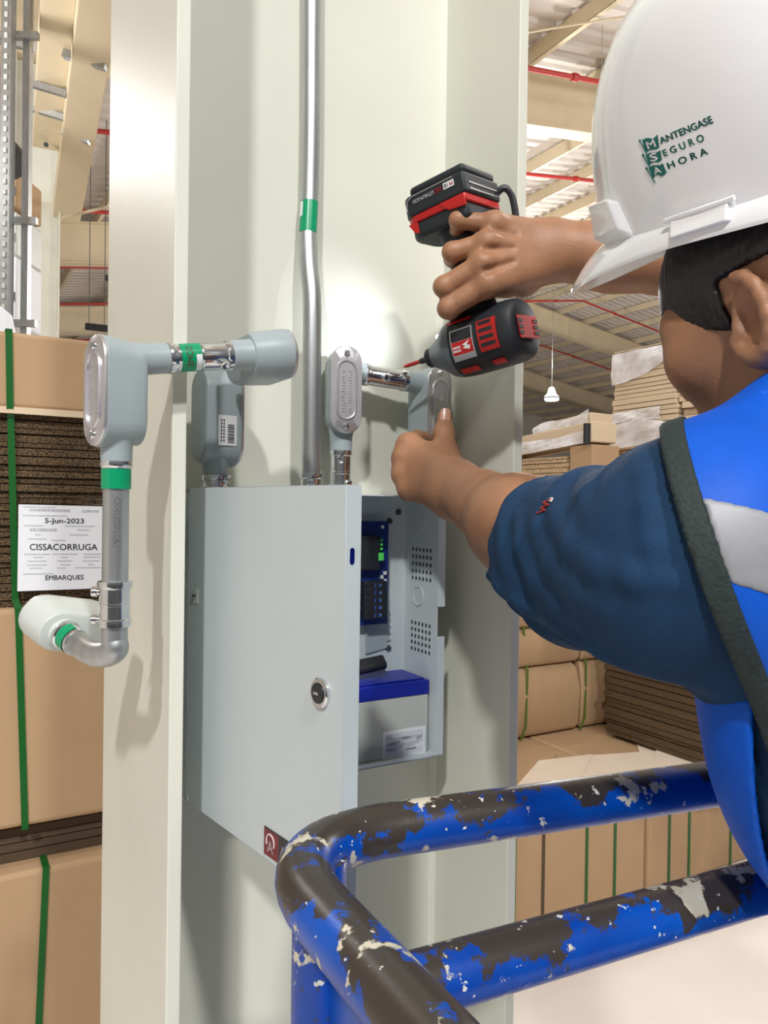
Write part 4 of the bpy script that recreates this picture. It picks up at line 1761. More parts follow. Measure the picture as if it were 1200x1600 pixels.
def cone_d(p, a, b, r1, r2):
    a, b = _v(a), _v(b)
    ab = b - a
    t = np.clip(((p - a) @ ab) / float(ab @ ab + 1e-12), 0, 1)
    d = np.sqrt((((p - a) - t[..., None] * ab) ** 2).sum(-1))
    return d - (r1 + (r2 - r1) * t)


def ell_d(p, c, R, r):
    """R: rows are the ellipsoid's axes"""
    q = (p - _v(c)) @ np.array([[*x] for x in R], dtype=np.float32).T
    r = np.array(r, dtype=np.float32)
    k0 = np.sqrt(((q / r) ** 2).sum(-1)) + 1e-9
    k1 = np.sqrt(((q / (r * r)) ** 2).sum(-1)) + 1e-9
    return k0 * (k0 - 1) / k1


def box_d(p, c, R, h, rad):
    q = np.abs((p - _v(c)) @ np.array([[*x] for x in R], dtype=np.float32).T) - (np.array(h, dtype=np.float32) - rad)
    return np.sqrt((np.maximum(q, 0) ** 2).sum(-1)) + np.minimum(q.max(-1), 0) - rad


def smin(a, b, k):
    if k <= 0:
        return np.minimum(a, b)
    h = np.clip(.5 + .5 * (b - a) / k, 0, 1)
    return b + (a - b) * h - k * h * (1 - h)


def smax(a, b, k):
    return -smin(-a, -b, k)


def surface_nets(fn, lo, hi, h):
    lo, hi = np.array(lo, dtype=np.float32), np.array(hi, dtype=np.float32)
    n = np.ceil((hi - lo) / h).astype(int) + 1
    xs = [lo[i] + h * np.arange(n[i], dtype=np.float32) for i in range(3)]
    # sparse evaluation: only the blocks the surface can pass through are sampled finely
    B = 12
    nb = -(-n // B)
    ctr = np.stack(np.meshgrid(*[np.minimum(lo[i] + h * (B * np.arange(nb[i]) + (B - 1) / 2), hi[i] + h) for i in range(3)], indexing='ij'), -1).astype(np.float32)
    dc = fn(ctr)
    reach = h * B * .5 * 1.732 * 1.9 + .004
    full = np.where(dc < 0, -1, 1).astype(np.float32)
    val = np.repeat(np.repeat(np.repeat(full, B, 0), B, 1), B, 2)
    todo = np.stack(np.nonzero(np.abs(dc) < reach), -1)
    loc = h * np.stack(np.meshgrid(*[np.arange(B)] * 3, indexing='ij'), -1).astype(np.float32)
    for i0 in range(0, len(todo), 400):
        blk = todo[i0:i0 + 400]
        g = (lo + h * B * blk.astype(np.float32))[:, None, None, None, :] + loc
        v = fn(g)
        for q, (i, j, k) in enumerate(blk):
            val[i * B:(i + 1) * B, j * B:(j + 1) * B, k * B:(k + 1) * B] = v[q]
    val = val[:n[0], :n[1], :n[2]]
    s = val < 0
    c = n - 1
    acc = np.zeros((*c, 3), dtype=np.float32)
    cnt = np.zeros(c, dtype=np.float32)
    corners = [(i, j, k) for i in (0, 1) for j in (0, 1) for k in (0, 1)]

    def sub(a, o):
        return a[o[0]:o[0] + c[0], o[1]:o[1] + c[1], o[2]:o[2] + c[2]]
    for a in corners:
        for ax in range(3):
            if a[ax]:
                continue
            b = list(a)
            b[ax] = 1
            va, vb = sub(val, a), sub(val, b)
            cr = sub(s, a) != sub(s, b)
            t = np.where(cr, va / np.where(cr, va - vb, 1), 0)
            for q in range(3):
                acc[..., q] += np.where(cr, a[q] + (t if q == ax else 0), 0)
            cnt += cr
    on = cnt > 0
    idx = -np.ones(c, dtype=np.int64)
    idx[on] = np.arange(on.sum())
    base = np.stack(np.nonzero(on), -1).astype(np.float32)
    pts = lo + h * (base + acc[on] / cnt[on][:, None])
    quads = []
    for ax in range(3):
        u, v = (ax + 1) % 3, (ax + 2) % 3
        sl0 = [slice(1, n[q] - 1) for q in range(3)]
        sl1 = [slice(1, n[q] - 1) for q in range(3)]
        sl0[ax] = slice(0, n[ax] - 1)
        sl1[ax] = slice(1, n[ax])
        A, B = s[tuple(sl0)], s[tuple(sl1)]
        pos = np.stack(np.nonzero(A != B), -1)
        if not len(pos):
            continue
        flip = A[tuple(pos.T)]
        off = np.array([1, 1, 1])
        off[ax] = 0
        pos = pos + off

        def at(du, dv):
            q = pos.copy()
            q[:, u] -= du
            q[:, v] -= dv
            return idx[tuple(q.T)]
        q = np.stack([at(1, 1), at(0, 1), at(0, 0), at(1, 0)], -1)
        q[~flip] = q[~flip][:, ::-1]
        quads.append(q)
    quads = np.concatenate(quads) if quads else np.zeros((0, 4), int)
    quads = quads[(quads >= 0).all(1)]
    return pts, quads


def sdf_mesh(name, parts, smooth_it=2):
    """parts = [(fn, lo, hi, h)] joined into ONE mesh"""
    V, F, n0 = [], [], 0
    for fn, lo, hi, h in parts:
        p, q = surface_nets(fn, lo, hi, h)
        # light relaxation
        for _ in range(smooth_it):
            acc = np.zeros_like(p)
            cnt = np.zeros(len(p), dtype=np.float32)
            for k in range(4):
                a, b = q[:, k], q[:, (k + 1) % 4]
                np.add.at(acc, a, p[b])
                np.add.at(cnt, a, 1)
                np.add.at(acc, b, p[a])
                np.add.at(cnt, b, 1)
            p = p * .5 + .5 * acc / np.maximum(cnt, 1)[:, None]
        V.append(p)
        F.append(q + n0)
        n0 += len(p)
    V, F = np.concatenate(V), np.concatenate(F)
    me = bpy.data.meshes.new(name)
    me.vertices.add(len(V))
    me.vertices.foreach_set('co', V.astype(np.float32).ravel())
    me.loops.add(len(F) * 4)
    me.loops.foreach_set('vertex_index', F.astype(np.int32).ravel())
    me.polygons.add(len(F))
    me.polygons.foreach_set('loop_start', np.arange(0, len(F) * 4, 4, dtype=np.int32))
    me.polygons.foreach_set('loop_total', np.full(len(F), 4, dtype=np.int32))
    me.polygons.foreach_set('use_smooth', np.ones(len(F), dtype=bool))
    me.update(calc_edges=True)
    me.validate()
    return me


def bbox(pts, pad):
    a = np.array([[*p] for p in pts], dtype=np.float32)
    return a.min(0) - pad, a.max(0) + pad


def bvh_of(*objs):
    """ray target from mesh objects already at world coordinates"""
    V, F, n0 = [], [], 0
    for o in objs:
        me = o.data
        V += [o_v.co.copy() for o_v in me.vertices]
        F += [tuple(i + n0 for i in p.vertices) for p in me.polygons]
        n0 = len(V)
    return BVHTree.FromPolygons(V, F)


def cast(bvh, px, py):
    o, d = ray(px, py)
    loc, nor, i, dist = bvh.ray_cast(o, d.normalized())
    if loc is None:                      # just past the outline: take the closest bit of surface
        best = None
        for k in range(60):
            q = bvh.find_nearest(o + d * (.30 + .012 * k))
            if best is None or q[3] < best[3]:
                best = q
        return best[0], best[1]
    if nor.dot(d) > 0:
        nor = -nor
    return loc, nor


def decal_fn(bvh, lift):
    last = [None]

    def fn(px, py):
        loc, nor = cast(bvh, px, py)
        if loc is None:
            k = 1
            while loc is None and k < 40:
                for dx, dy in ((k, 0), (-k, 0), (0, k), (0, -k)):
                    loc, nor = cast(bvh, px + dx, py + dy)
                    if loc is not None:
                        break
                k += 1
        return loc + nor * lift
    return fn
# ================================================================ the worker
def skin_material():
    m = mat('warm_brown_skin', (0.34, 0.165, 0.088), 0.5, var=.13, scale=26, bump=.25, bscale=420, sub=.12)
    return m


M['skin'] = skin_material()
M['hair'] = mat('black_hair', (0.010, 0.008, 0.008), .45, bump=.9, bscale=260, stretch=(1, 1, .25))
M['nail'] = mat('finger_nail', (0.50, 0.27, 0.19), .3)
M['shirt'] = mat('navy_knit_shirt', (0.010, 0.042, 0.105), .8, var=.10, scale=40, bump=.35, bscale=700, spec=.25)
M['vest'] = mat('royal_blue_vest', (0.0, 0.095, 0.60), .55, var=.08, scale=30, bump=.12, bscale=900, spec=.3)
M['trim'] = mat('dark_webbing_trim', (0.016, 0.028, 0.028), .75, var=.25, scale=240, bump=.5, bscale=420)
M['reflect'] = mat('silver_reflective_tape', (0.31, 0.32, 0.35), .5, .15, var=.06, scale=60, bump=.04, bscale=500)
M['helmet'] = mat('glossy_white_shell', (0.85, 0.86, 0.89), .14, spec=.6, coat=.4)
M['helmet_green'] = mat('helmet_print_green', (0.0, 0.125, 0.105), .35)
M['denim'] = mat('dark_work_trousers', (0.012, 0.016, 0.03), .85, var=.1, scale=50)
M['boot'] = mat('black_leather_boot', (0.012, 0.011, 0.01), .4)

FW = Vector((-.52, .854, 0)).normalized()     # where he faces
LF = Vector((-.854, -.52, 0)).normalized()    # his left
UP = Vector((0, 0, 1))


def Wp(x, y, zr):
    return Vector((x, y, H + zr))


hd = Wp(.319, .600, .155)                    # middle of the head
# head tilts a little down towards the work
hf = (FW - UP * .30 + LF * .05).normalized()
hu = (UP + FW * .32 + LF * .12).normalized()
hu = (hu - hf * hu.dot(hf)).normalized()
hl = hu.cross(hf).normalized()
if hl.dot(LF) < 0:
    hl = -hl
HR = [hf, hl, hu]


def hp(f, l, u):
    return hd + hf * f + hl * l + hu * u


NECK = Wp(.350, .625, .020)
SL, EL, WL = P(1085, 848, .505), P(884, 862, .690), P(716, 768, .895)
SR, ER, WR = Wp(.435, .755, .03), Wp(.452, .905, .275), P(868, 393, .905)
PEL = Wp(.545, .590, -.46)


def head_sdf(p):
    d = ell_d(p, hp(-.005, 0, .035), HR, (.097, .076, .088))           # skull
    d = smin(d, ell_d(p, hp(.035, 0, -.030), HR, (.060, .060, .080)), .03)   # face
    d = smin(d, ell_d(p, hp(.060, 0, -.088), HR, (.026, .030, .022)), .035)  # chin
    for s in (-1, 1):
        d = smin(d, cone_d(p, hp(-.005, s * .056, -.055), hp(.055, s * .022, -.095), .020, .018), .03)   # jaw
        d = smin(d, ell_d(p, hp(.062, s * .046, -.012), HR, (.026, .026, .030)), .02)              # cheek bone
        d = smin(d, cone_d(p, hp(.082, s * .012, .022), hp(.068, s * .052, .020), .010, .012), .014)   # brow
        d = smax(d, -ell_d(p, hp(.097, s * .031, .004), HR, (.014, .017, .011)), .012)
        d = smin(d, ell_d(p, hp(.074, s * .028, .003), HR, (.0125, .0135, .0125)), .004)
    d = smin(d, cone_d(p, hp(.088, 0, .012), hp(.100, 0, -.022), .008, .011), .012)    # nose
    for s in (-1, 1):
        d = smin(d, ell_d(p, hp(.091, s * .012, -.026), HR, (.010, .009, .008)), .006)
    d = smin(d, cone_d(p, hp(.091, -.016, -.058), hp(.091, .016, -.058), .007, .007), .008)
    d = smin(d, cone_d(p, hp(.089, -.014, -.069), hp(.089, .014, -.069), .0075, .0075), .008)
    for s in (-1, 1):                                                  # ears: bowl with a rim
        c = hp(-.008, s * .076, -.012)
        rim = []
        for k in range(11):
            a = math.radians(-70 + 245 * k / 10)
            rim.append(c + hf * (.004 - .019 * math.sin(a) * .9) * 1.0 + hu * (.031 * -math.cos(a)) * -1 * -1 + hl * s * (.010 + .006 * math.sin(a)))
        e = ell_d(p, c + hl * s * .003, HR, (.018, .007, .028))
        for a, b in zip(rim[:-1], rim[1:]):
            e = smin(e, cone_d(p, a, b, .0048, .0048), .004)
        e = smin(e, ell_d(p, c + hf * .004 - hu * .029 + hl * s * .006, HR, (.009, .006, .010)), .005)      # lobe
        e = smin(e, ell_d(p, c + hf * .014 - hu * .004 + hl * s * .004, HR, (.005, .006, .008)), .004)      # tragus
        e = smax(e, -ell_d(p, c + hf * .004 + hu * .000 + hl * s * .014, HR, (.009, .011, .014)), .004)
        d = smin(d, e, .005)
    d = smin(d, cone_d(p, hp(-.030, 0, -.040), NECK - UP * .02, .056, .062), .03)
    return d


# ---- hands: joints laid out in the place, one chain per finger
def finger(p, chain, rads, k=.004):
    d = None
    for (a, b), (r1, r2) in zip(zip(chain[:-1], chain[1:]), zip(rads[:-1], rads[1:])):
        q = cone_d(p, a, b, r1, r2)
        d = q if d is None else smin(d, q, k)
    return d


# right hand, closed round the drill handle (drill held upside down: index finger lowest)
RH = dict(
    pinky=[P(772, 350, .872), P(716, 344, .872), P(714, 362, .897), P(738, 366, .907)],
    ring=[P(761, 380, .862), P(707, 394, .868), P(707, 404, .899), P(738, 402, .910)],
    middle=[P(754, 413, .858), P(694, 448, .868), P(699, 452, .902), P(734, 440, .914)],
    index=[P(762, 445, .860), P(700, 482, .872), P(706, 486, .902), P(732, 472, .914)])
RTH = [P(820, 440, .915), P(790, 448, .935), P(758, 452, .945), P(735, 456, .942)]


def rhand_sdf(p):
    d = cone_d(p, ER, WR + (ER - WR) * .22, .043, .033)
    d = smin(d, cone_d(p, WR + (ER - WR) * .25, WR, .033, .0255), .03)
    d = smin(d, cone_d(p, WR + (ER - WR) * .10 + UP * .004, WR + UP * .004, .028, .0255), .02)
    # back of the hand: a wedge of the four metacarpals
    met = None
    for n, w in (('pinky', .0125), ('ring', .0135), ('middle', .0140), ('index', .0140)):
        a = RH[n][0]
        base = WR + (a - WR) * .14 + (a - (RH['pinky'][0] + RH['index'][0]) / 2) * .35
        q = cone_d(p, base, a, .0185, w)
        met = q if met is None else smin(met, q, .014)
    palm = cone_d(p, WR + Vector((-.005, .010, 0)), P(790, 420, .895), .024, .022)
    met = smin(met, palm, .02)
    d = smin(d, met, .022)
    for n, r in (('pinky', .0096), ('ring', .0108), ('middle', .0114), ('index', .0112)):
        c = RH[n]
        f = finger(p, c, (r * 1.16, r * 1.0, r * .93, r * .86), .004)
        f = smin(f, ell_d(p, c[1], [FW, LF, UP], (r * 1.10, r * 1.10, r * 1.06)), .003)    # knuckle
        d = smin(d, f, .0052)
        d = smin(d, ell_d(p, c[0] - Vector((0, .004, 0)), [FW, LF, UP], (.0115, .0115, .0115)), .010)
    d = smin(d, finger(p, [WR + (P(800, 430, .905) - WR) * .5, *RTH], (.018, .0165, .0125, .0112, .0098), .006), .010)
    # tendon hollows between the metacarpals
    for a, b in (('pinky', 'ring'), ('ring', 'middle'), ('middle', 'index')):
        m0 = (RH[a][0] + RH[b][0]) / 2 + Vector((0, -.0150, 0))
        d = smax(d, -cone_d(p, m0, m0 + (WR + Vector((0, -.022, 0)) - m0) * .35, .0035, .001), .006)
    return d


# left hand, clamped round the conduit fitting, thumb on its cover
LH = dict(
    index=[P(640, 695, .966), P(652, 686, 1.000), P(682, 688, 1.050), P(703, 690, 1.058)],
    middle=[P(633, 716, .960), P(645, 710, .998), P(676, 712, 1.048), P(700, 714, 1.058)],
    ring=[P(632, 741, .955), P(642, 738, .992), P(670, 738, 1.040), P(694, 738, 1.052)],
    pinky=[P(641, 764, .948), P(646, 762, .980), P(668, 762, 1.018), P(688, 762, 1.032)])
LTH = [P(706, 735, .935), P(697, 704, .948), P(694, 676, .966), P(695, 651, .972)]


def lhand_sdf(p):
    d = cone_d(p, EL, EL + (WL - EL) * .38, .050, .0455)
    d = smin(d, cone_d(p, EL + (WL - EL) * .36, WL, .0455, .0265), .03)
    d = smin(d, cone_d(p, EL + (WL - EL) * .7 + UP * .004, WL + UP * .002, .031, .0265), .02)
    met = None
    for n, w in (('index', .0140), ('middle', .0140), ('ring', .0135), ('pinky', .0125)):
        a = LH[n][0]
        base = WL + (a - WL) * .12 + (a - (LH['pinky'][0] + LH['index'][0]) / 2) * .30
        q = cone_d(p, base, a, .0185, w)
        met = q if met is None else smin(met, q, .016)
    palm = cone_d(p, WL + Vector((.004, .012, .002)), P(676, 722, .962), .025, .021)
    met = smin(met, palm, .02)
    d = smin(d, met, .022)
    for n, r in (('index', .0112), ('middle', .0114), ('ring', .0108), ('pinky', .0096)):
        c = LH[n]
        f = finger(p, c, (r * 1.15, r * 1.02, r * .94, r * .86), .004)
        d = smin(d, f, .0085)
        d = smin(d, ell_d(p, c[0] - Vector((.002, .004, 0)), [FW, LF, UP], (.0125, .0125, .0118)), .010)
    d = smin(d, finger(p, [WL + Vector((.006, .004, .004)), *LTH], (.020, .0175, .0138, .0118, .0092), .006), .010)
    d = smin(d, ell_d(p, LTH[2], [FW, LF, UP], (.0128, .0128, .0120)), .004)
    return d


TORF = Vector((-.72, .69, 0)).normalized()
TORL = Vector((-TORF.y, TORF.x, 0))
if TORL.dot(LF) < 0:
    TORL = -TORL
CH = Wp(.425, .625, -.17)


def torso_d(p, off=0.0):
    d = cone_d(p, SL * .60 + SR * .40 - UP * .035, SR * .72 + SL * .28 - UP * .035, .072 + off, .072 + off)
    d = smin(d, ell_d(p, CH, [TORF, TORL, UP], (.110 + off, .160 + off, .20 + off)), .06)
    d = smin(d, ell_d(p, Wp(.485, .600, -.34), [TORF, TORL, UP], (.105 + off, .145 + off, .17 + off)), .08)
    d = smin(d, ell_d(p, PEL, [TORF, TORL, UP], (.115 + off, .165 + off, .13 + off)), .06)
    d = smin(d, cone_d(p, NECK - UP * .03, NECK - UP * .085, .062 + off, .09 + off), .05)
    # shoulder girdle: top of the shoulder up to the neck, and the blade behind it
    d = smin(d, cone_d(p, P(1110, 802, .530), Wp(.300, .545, .050), .044 + off, .046 + off), .04)
    d = smin(d, ell_d(p, Wp(.318, .522, -.115), [TORF, TORL, UP], (.080 + off, .092 + off, .150 + off)), .04)
    return d


KNL, KNR = PEL + TORL * .10 - UP * .44 + TORF * .03, PEL - TORL * .10 - UP * .44 + TORF * .03
ANZ = 1.33 + .10
ANL = Vector((*(KNL - TORF * .03).xy, ANZ))
ANR = Vector((*(KNR - TORF * .03).xy, ANZ))


def trunk_sdf(p):
    d = torso_d(p, -.012)
    d = smin(d, cone_d(p, SL, EL, .050, .045), .03)
    d = smin(d, cone_d(p, SR, ER, .050, .042), .03)
    for k, a, s in ((KNL, ANL, 1), (KNR, ANR, -1)):
        d = smin(d, cone_d(p, PEL + TORL * s * .09, k, .078, .052), .03)
        d = smin(d, cone_d(p, k, a, .052, .038), .02)
    return d


def grow(lo, hi, h):
    return lo, hi, h


who = thing('person', Vector((PEL.x, PEL.y, 1.33)), 'worker in white hard hat and blue reflective vest driving a screw with a drill', 'person')
hlo, hhi = bbox([hp(.12, 0, 0), hp(-.11, 0, 0), hp(0, .1, 0), hp(0, -.1, 0), hp(0, 0, .13), hp(0, 0, -.12), NECK - UP * .05], .03)
rlo, rhi = bbox([ER, WR, *sum(RH.values(), []), *RTH], .05)
llo, lhi = bbox([EL, WL, *sum(LH.values(), []), *LTH], .055)
tlo, thi = bbox([SL, SR, EL, ER, PEL, ANL, ANR, NECK], .2)
body = link_mesh('body', sdf_mesh('body', [(rhand_sdf, rlo, rhi, .0017), (lhand_sdf, llo, lhi, .0017), (head_sdf, hlo, hhi, .0022), (trunk_sdf, tlo, thi, .009)]), M['skin'], who, smooth=False)
tag(body, 'bare forearms, hands and face with warm brown skin')


# finger nails of the left thumb and of the fingers in view
def nail(c, along, out, w, l):
    a, s, n = frame(along, out)
    mb = MB()
    rows = []
    for i in range(7):
        u = -1 + 2 * i / 6
        row = []
        for j in range(7):
            v = -1 + 2 * j / 6
            ww = w * (1 - .25 * max(0, u) ** 3)
            row.append(c + a * u * l + s * v * ww + n * (.0012 * (1 - v * v) + .0002 - .0006 * max(0, -u)))
        rows.append(row)
    mb.loft(rows, False, False, 0, False)
    return mb


bv = bvh_of(body)
# hair: cap over the skull behind the hairline, down to the sideburn
def hair_sdf(p):
    sk = ell_d(p, hp(-.007, 0, .033), HR, (.104, .0815, .093))
    q = p - _v(hd)
    f, l, u = q @ _v(hf), q @ _v(hl), q @ _v(hu)
    # hairline: forehead above, temple dropping to the sideburn in front of the ear, nape behind
    line = np.where(f > .075, .020, np.where(f > .014, -.012 + (f - .014) * .45, np.where(f > -.035, .026, -.060)))
    noise = .0007 * np.sin(f * 1500 + 40 * u) * np.sin(l * 1300)
    return smax(sk + noise - .0008, line - u + noise * 1.5, .003)


hm = link_mesh('hair', sdf_mesh('hair', [(hair_sdf, hlo, hhi, .0022)], 1), M['hair'], who, smooth=False)
tag(hm, 'short black hair under the hard hat')
# eyebrows, eyes and lashes of the far face
for s in (1, -1):
    mb = MB()
    pts = [hp(.0925 - .0 * k, s * (.012 + .007 * k), .024 + .004 * math.sin(k * .8)) - hf * (.0012 * k * k) for k in range(6)]
    mb.tube(pts, [.003, .0045, .005, .0045, .0035, .002], 8)
    mb.obj('eyebrow', M['hair'], who)
    mb = MB()
    mb.ball(hp(.0775, s * .028, .003), .0112)
    ey = mb.obj('eye', M['white_label'], who)
    mb = MB()
    mb.lathe(hp(.0878, s * .028, .002), hf, [(0, .005), (.0012, .0045), (.0016, .001)], 16)
    mb.obj('iris', M['black'], ey)
    mb = MB()
    for k in range(26):
        b = hp(.0845, s * (.016 + .00092 * k), .008)
        mb.tube([b, b + hf * .005 - hu * .002 + hl * s * .001, b + hf * .008 - hu * (.004 + .003 * (k % 3))], [.0005, .0004, .0002], 4)
    tag(mb.obj('eyelashes', M['hair'], who), kind='stuff')

nm = [(LTH[3] + Vector((.000, -.0060, .0005)), LTH[3] - LTH[2], Vector((-.1, -1, .15)), .0062, .0078)]
for c, al, out, w, l in nm:
    loc, nor, i, dd = bv.find_nearest(c)
    mb = nail(loc, al, nor, w, l)
    mb.obj('finger_nail', M['nail'], who)


# ---- shirt: torso and two short sleeves with folds, open at the cuffs
HEM = EL + (WL - EL) * .10


SAX = (EL - SL).normalized()
HANG = (Vector((0, 0, -1)) - SAX * Vector((0, 0, -1)).dot(SAX)).normalized()
SSID = SAX.cross(Vector((0, 0, -1))).normalized()


def sleeve_d(p, off=0.0, folds=True):
    q = p - _v(SL)
    t = q @ _v(SAX) / (EL - SL).length
    s1 = cone_d(p, SL - UP * .004, EL - UP * .002, .070 + off, .058 + off)
    s1 = smin(s1, cone_d(p, SL - UP * .030 + FW * .015, EL - UP * .024 - SAX * .03, .056 + off, .046 + off), .05)
    s1 = smin(s1, cone_d(p, EL - SAX * .05 - UP * .004, HEM, .060 + off, .0575 + off), .035)
    s1 = smin(s1, cone_d(p, SL - UP * .035 + SAX * .06, SL - UP * .045 - LF * .04, .034 + off, .042 + off), .04)
    if folds:
        rad = q @ _v(HANG)
        side = q @ _v(SSID)
        ph = t * 15 + rad * 26 + side * 8
        env = np.clip((t - .30) * 2.4, 0, 1) * np.clip((1.55 - t) * 3, 0, 1)
        # long folds that sweep from the top of the cuff down and back under the arm
        s1 = s1 - env * (.0022 * np.sin(ph) + .0014 * np.sin(ph * 1.9 + 1.3 + rad * 40))
        w = rad - .030 - .055 * (1 - t)
        s1 = s1 - .0060 * np.exp(-(w / .008) ** 2) * np.clip((t + .1) * 4, 0, 1) + .0045 * np.exp(-((w - .016) / .008) ** 2) * np.clip((t + .1) * 4, 0, 1)
        # shoulder seam
        sm = (t - .18) * .25
        s1 = s1 - .0016 * np.exp(-(sm / .005) ** 2)
    return s1


def cloth_d(p, off=0.0, folds=True):
    d = smin(torso_d(p, .004 + off), sleeve_d(p, off, folds), .045)
    return d


CUFF_R = ER + (WR - ER) * .12


slo, shi = bbox([SL, SR, EL, ER, PEL, NECK, HEM], .17)
_p0, _q0 = surface_nets(lambda p: cloth_d(p, 0, False), slo, shi, .008)
bv0 = BVHTree.FromPolygons([tuple(x) for x in _p0.tolist()], [tuple(x) for x in _q0.tolist()])
RIDGES = []
for path_, r_, sink in (([(864, 770), (868, 808), (888, 850), (928, 884), (985, 902), (1050, 910)], .0105, .0060),
                        ([(838, 772), (838, 825), (858, 885), (900, 928), (955, 960)], .0095, .0062),
                        ([(806, 800), (810, 850), (832, 902), (868, 948), (915, 985)], .0090, .0060),
                        ([(925, 735), (912, 770), (918, 805)], .0100, .0075),
                        ([(985, 712), (1004, 740), (1010, 790), (1016, 850), (1026, 905)], .0075, .0058)):
    RIDGES.append(([cast(bv0, *q)[0] - cast(bv0, *q)[1] * sink for q in path_], r_))


def shirt_sdf(p):
    d = cloth_d(p)
    for pts_, r_ in RIDGES:
        n_ = len(pts_) - 1
        for k in range(n_):
            e0 = r_ * (.72 if k == 0 else 1)
            e1 = r_ * (.72 if k == n_ - 1 else 1)
            d = smin(d, cone_d(p, pts_[k], pts_[k + 1], e0, e1), .006)
    s2 = smin(cone_d(p, SR, ER, .080, .066), cone_d(p, ER, CUFF_R, .066, .060), .03)
    d = smin(d, s2, .04)
    # cut the cuffs and open them
    for E, Wq, hm_, ro in ((EL, WL, HEM, .0535), (ER, WR, CUFF_R, .0535)):
        n = (Wq - E).normalized()
        dist = (p - _v(hm_)) @ _v(n)
        loc_r = np.sqrt(((p - _v(hm_)) ** 2).sum(-1))
        d = np.maximum(d, np.where(loc_r < .16, dist - .010, -1))
        d = np.maximum(d, -cone_d(p, hm_ - n * .04, hm_ + n * .06, ro - .002, ro + .002))
    d = np.maximum(d, -cone_d(p, NECK - UP * .015, NECK + UP * .3, .068, .14))
    d = np.maximum(d, (H - .50) - p[..., 2])
    return d


slo, shi = bbox([SL, SR, EL, ER, PEL, NECK, HEM], .17)
shirt = link_mesh('shirt', sdf_mesh('shirt', [(shirt_sdf, slo, shi, .0032)], 1), M['shirt'], who, smooth=False)
tag(shirt, 'navy short sleeved knit shirt')
# trousers
def trousers_sdf(p):
    d = ell_d(p, PEL, [TORF, TORL, UP], (.128, .178, .15))
    for k, a, s in ((KNL, ANL, 1), (KNR, ANR, -1)):
        d = smin(d, cone_d(p, PEL + TORL * s * .09, k, .094, .072), .03)
        d = smin(d, cone_d(p, k, a, .072, .062), .03)
    d = np.maximum(d, p[..., 2] - (H - .40))
    d = np.maximum(d, (1.33 + .05) - p[..., 2])
    return d


plo, phi = bbox([PEL + UP * .1, ANL, ANR], .2)
tr = link_mesh('trousers', sdf_mesh('trousers', [(trousers_sdf, plo, phi, .010)]), M['denim'], who, smooth=False)
for s, A_ in ((1, ANL), (-1, ANR)):
    def boot_sdf(p, A_=A_):
        b = Vector((A_.x, A_.y, 1.33 + .04))
        d = cone_d(p, A_ + UP * .03, b, .05, .045)
        d = smin(d, cone_d(p, b - TORF * .02, b + TORF * .15, .042, .036), .03)
        return np.maximum(d, 1.331 - p[..., 2])
    c = Vector((A_.x, A_.y, 1.4))
    lo, hi = bbox([c - TORF * .1, c + TORF * .2, c - UP * .08, c + UP * .1], .06)
    link_mesh('boot', sdf_mesh('boot', [(boot_sdf, lo, hi, .006)]), M['boot'], who, smooth=False)


# ---- vest: a layer over the shirt, cut away round the arm
bvs = bvh_of(shirt)
VA, VC, VB = cast(bvs, 1040, 722)[0], cast(bvs, 1092, 900)[0], cast(bvs, 1176, 1105)[0]
print('VEST', VA, VB, VC)
VN = (VB - VA).cross(VC - VA).normalized()
if VN.x < 0:
    VN = -VN
print('VN', VN)
NK0, NK1 = NECK + UP * .010, NECK + UP * .3


def vest_cut(p, d, edge):
    pl = edge - (p - _v(VA)) @ _v(VN)
    d = np.maximum(d, pl)
    # right arm hole
    q = p - _v(SR - UP * .105)
    l = -(q @ _v(TORL))
    hole = np.sqrt(((q @ _v(TORF)) / .10) ** 2 + ((q @ _v(UP)) / .165) ** 2) - 1
    d = np.maximum(d, np.where(l > -.06, -hole * .09, -1))
    d = np.maximum(d, -cone_d(p, NK0, NK1, .064, .15))
    d = np.maximum(d, (H - .47) - p[..., 2])
    return d


def vest_sdf(p):
    d = cloth_d(p, .0065, False)
    d = np.maximum(d, -(d + .0050))
    d = vest_cut(p, d, .004)
    # front panel beyond the arm hole
    f = torso_d(p, .015)
    f = np.maximum(f, -(f + .0050))
    f = np.maximum(f, .035 - (p - _v(CH)) @ _v(TORF))
    f = np.maximum(f, p[..., 2] - (H - .115))
    f = np.maximum(f, (H - .47) - p[..., 2])
    return np.minimum(d, f)


def trim_sdf(p):
    d = cloth_d(p, .0088, False)
    d = np.maximum(d, -(d + .0060))
    d = vest_cut(p, d, 0.0)
    return np.maximum(d, (p - _v(VA)) @ _v(VN) - .0155)


TP = P(1160, 858, .44)
TN = Vector((.24, .10, .96)).normalized()


def tape_sdf(p):
    d = cloth_d(p, .0080, False)
    d = np.maximum(d, -(d + .0055))
    d = vest_cut(p, d, .0145)
    s = (p - _v(TP)) @ _v(TN)
    return np.maximum(d, np.abs(s) - .0225)


vest = link_mesh('vest', sdf_mesh('vest', [(vest_sdf, slo, shi, .0032)], 1), M['vest'], who, smooth=False)
tag(vest, 'royal blue safety vest')
q = link_mesh('armhole_trim', sdf_mesh('armhole_trim', [(trim_sdf, slo, shi, .0022)], 2), M['trim'], vest, smooth=False)
tag(q, 'dark webbing edge of the arm hole')
q = link_mesh('reflective_tape', sdf_mesh('reflective_tape', [(tape_sdf, slo, shi, .0021)], 2), M['reflect'], vest, smooth=False)
tag(q, 'silver grey reflective band')

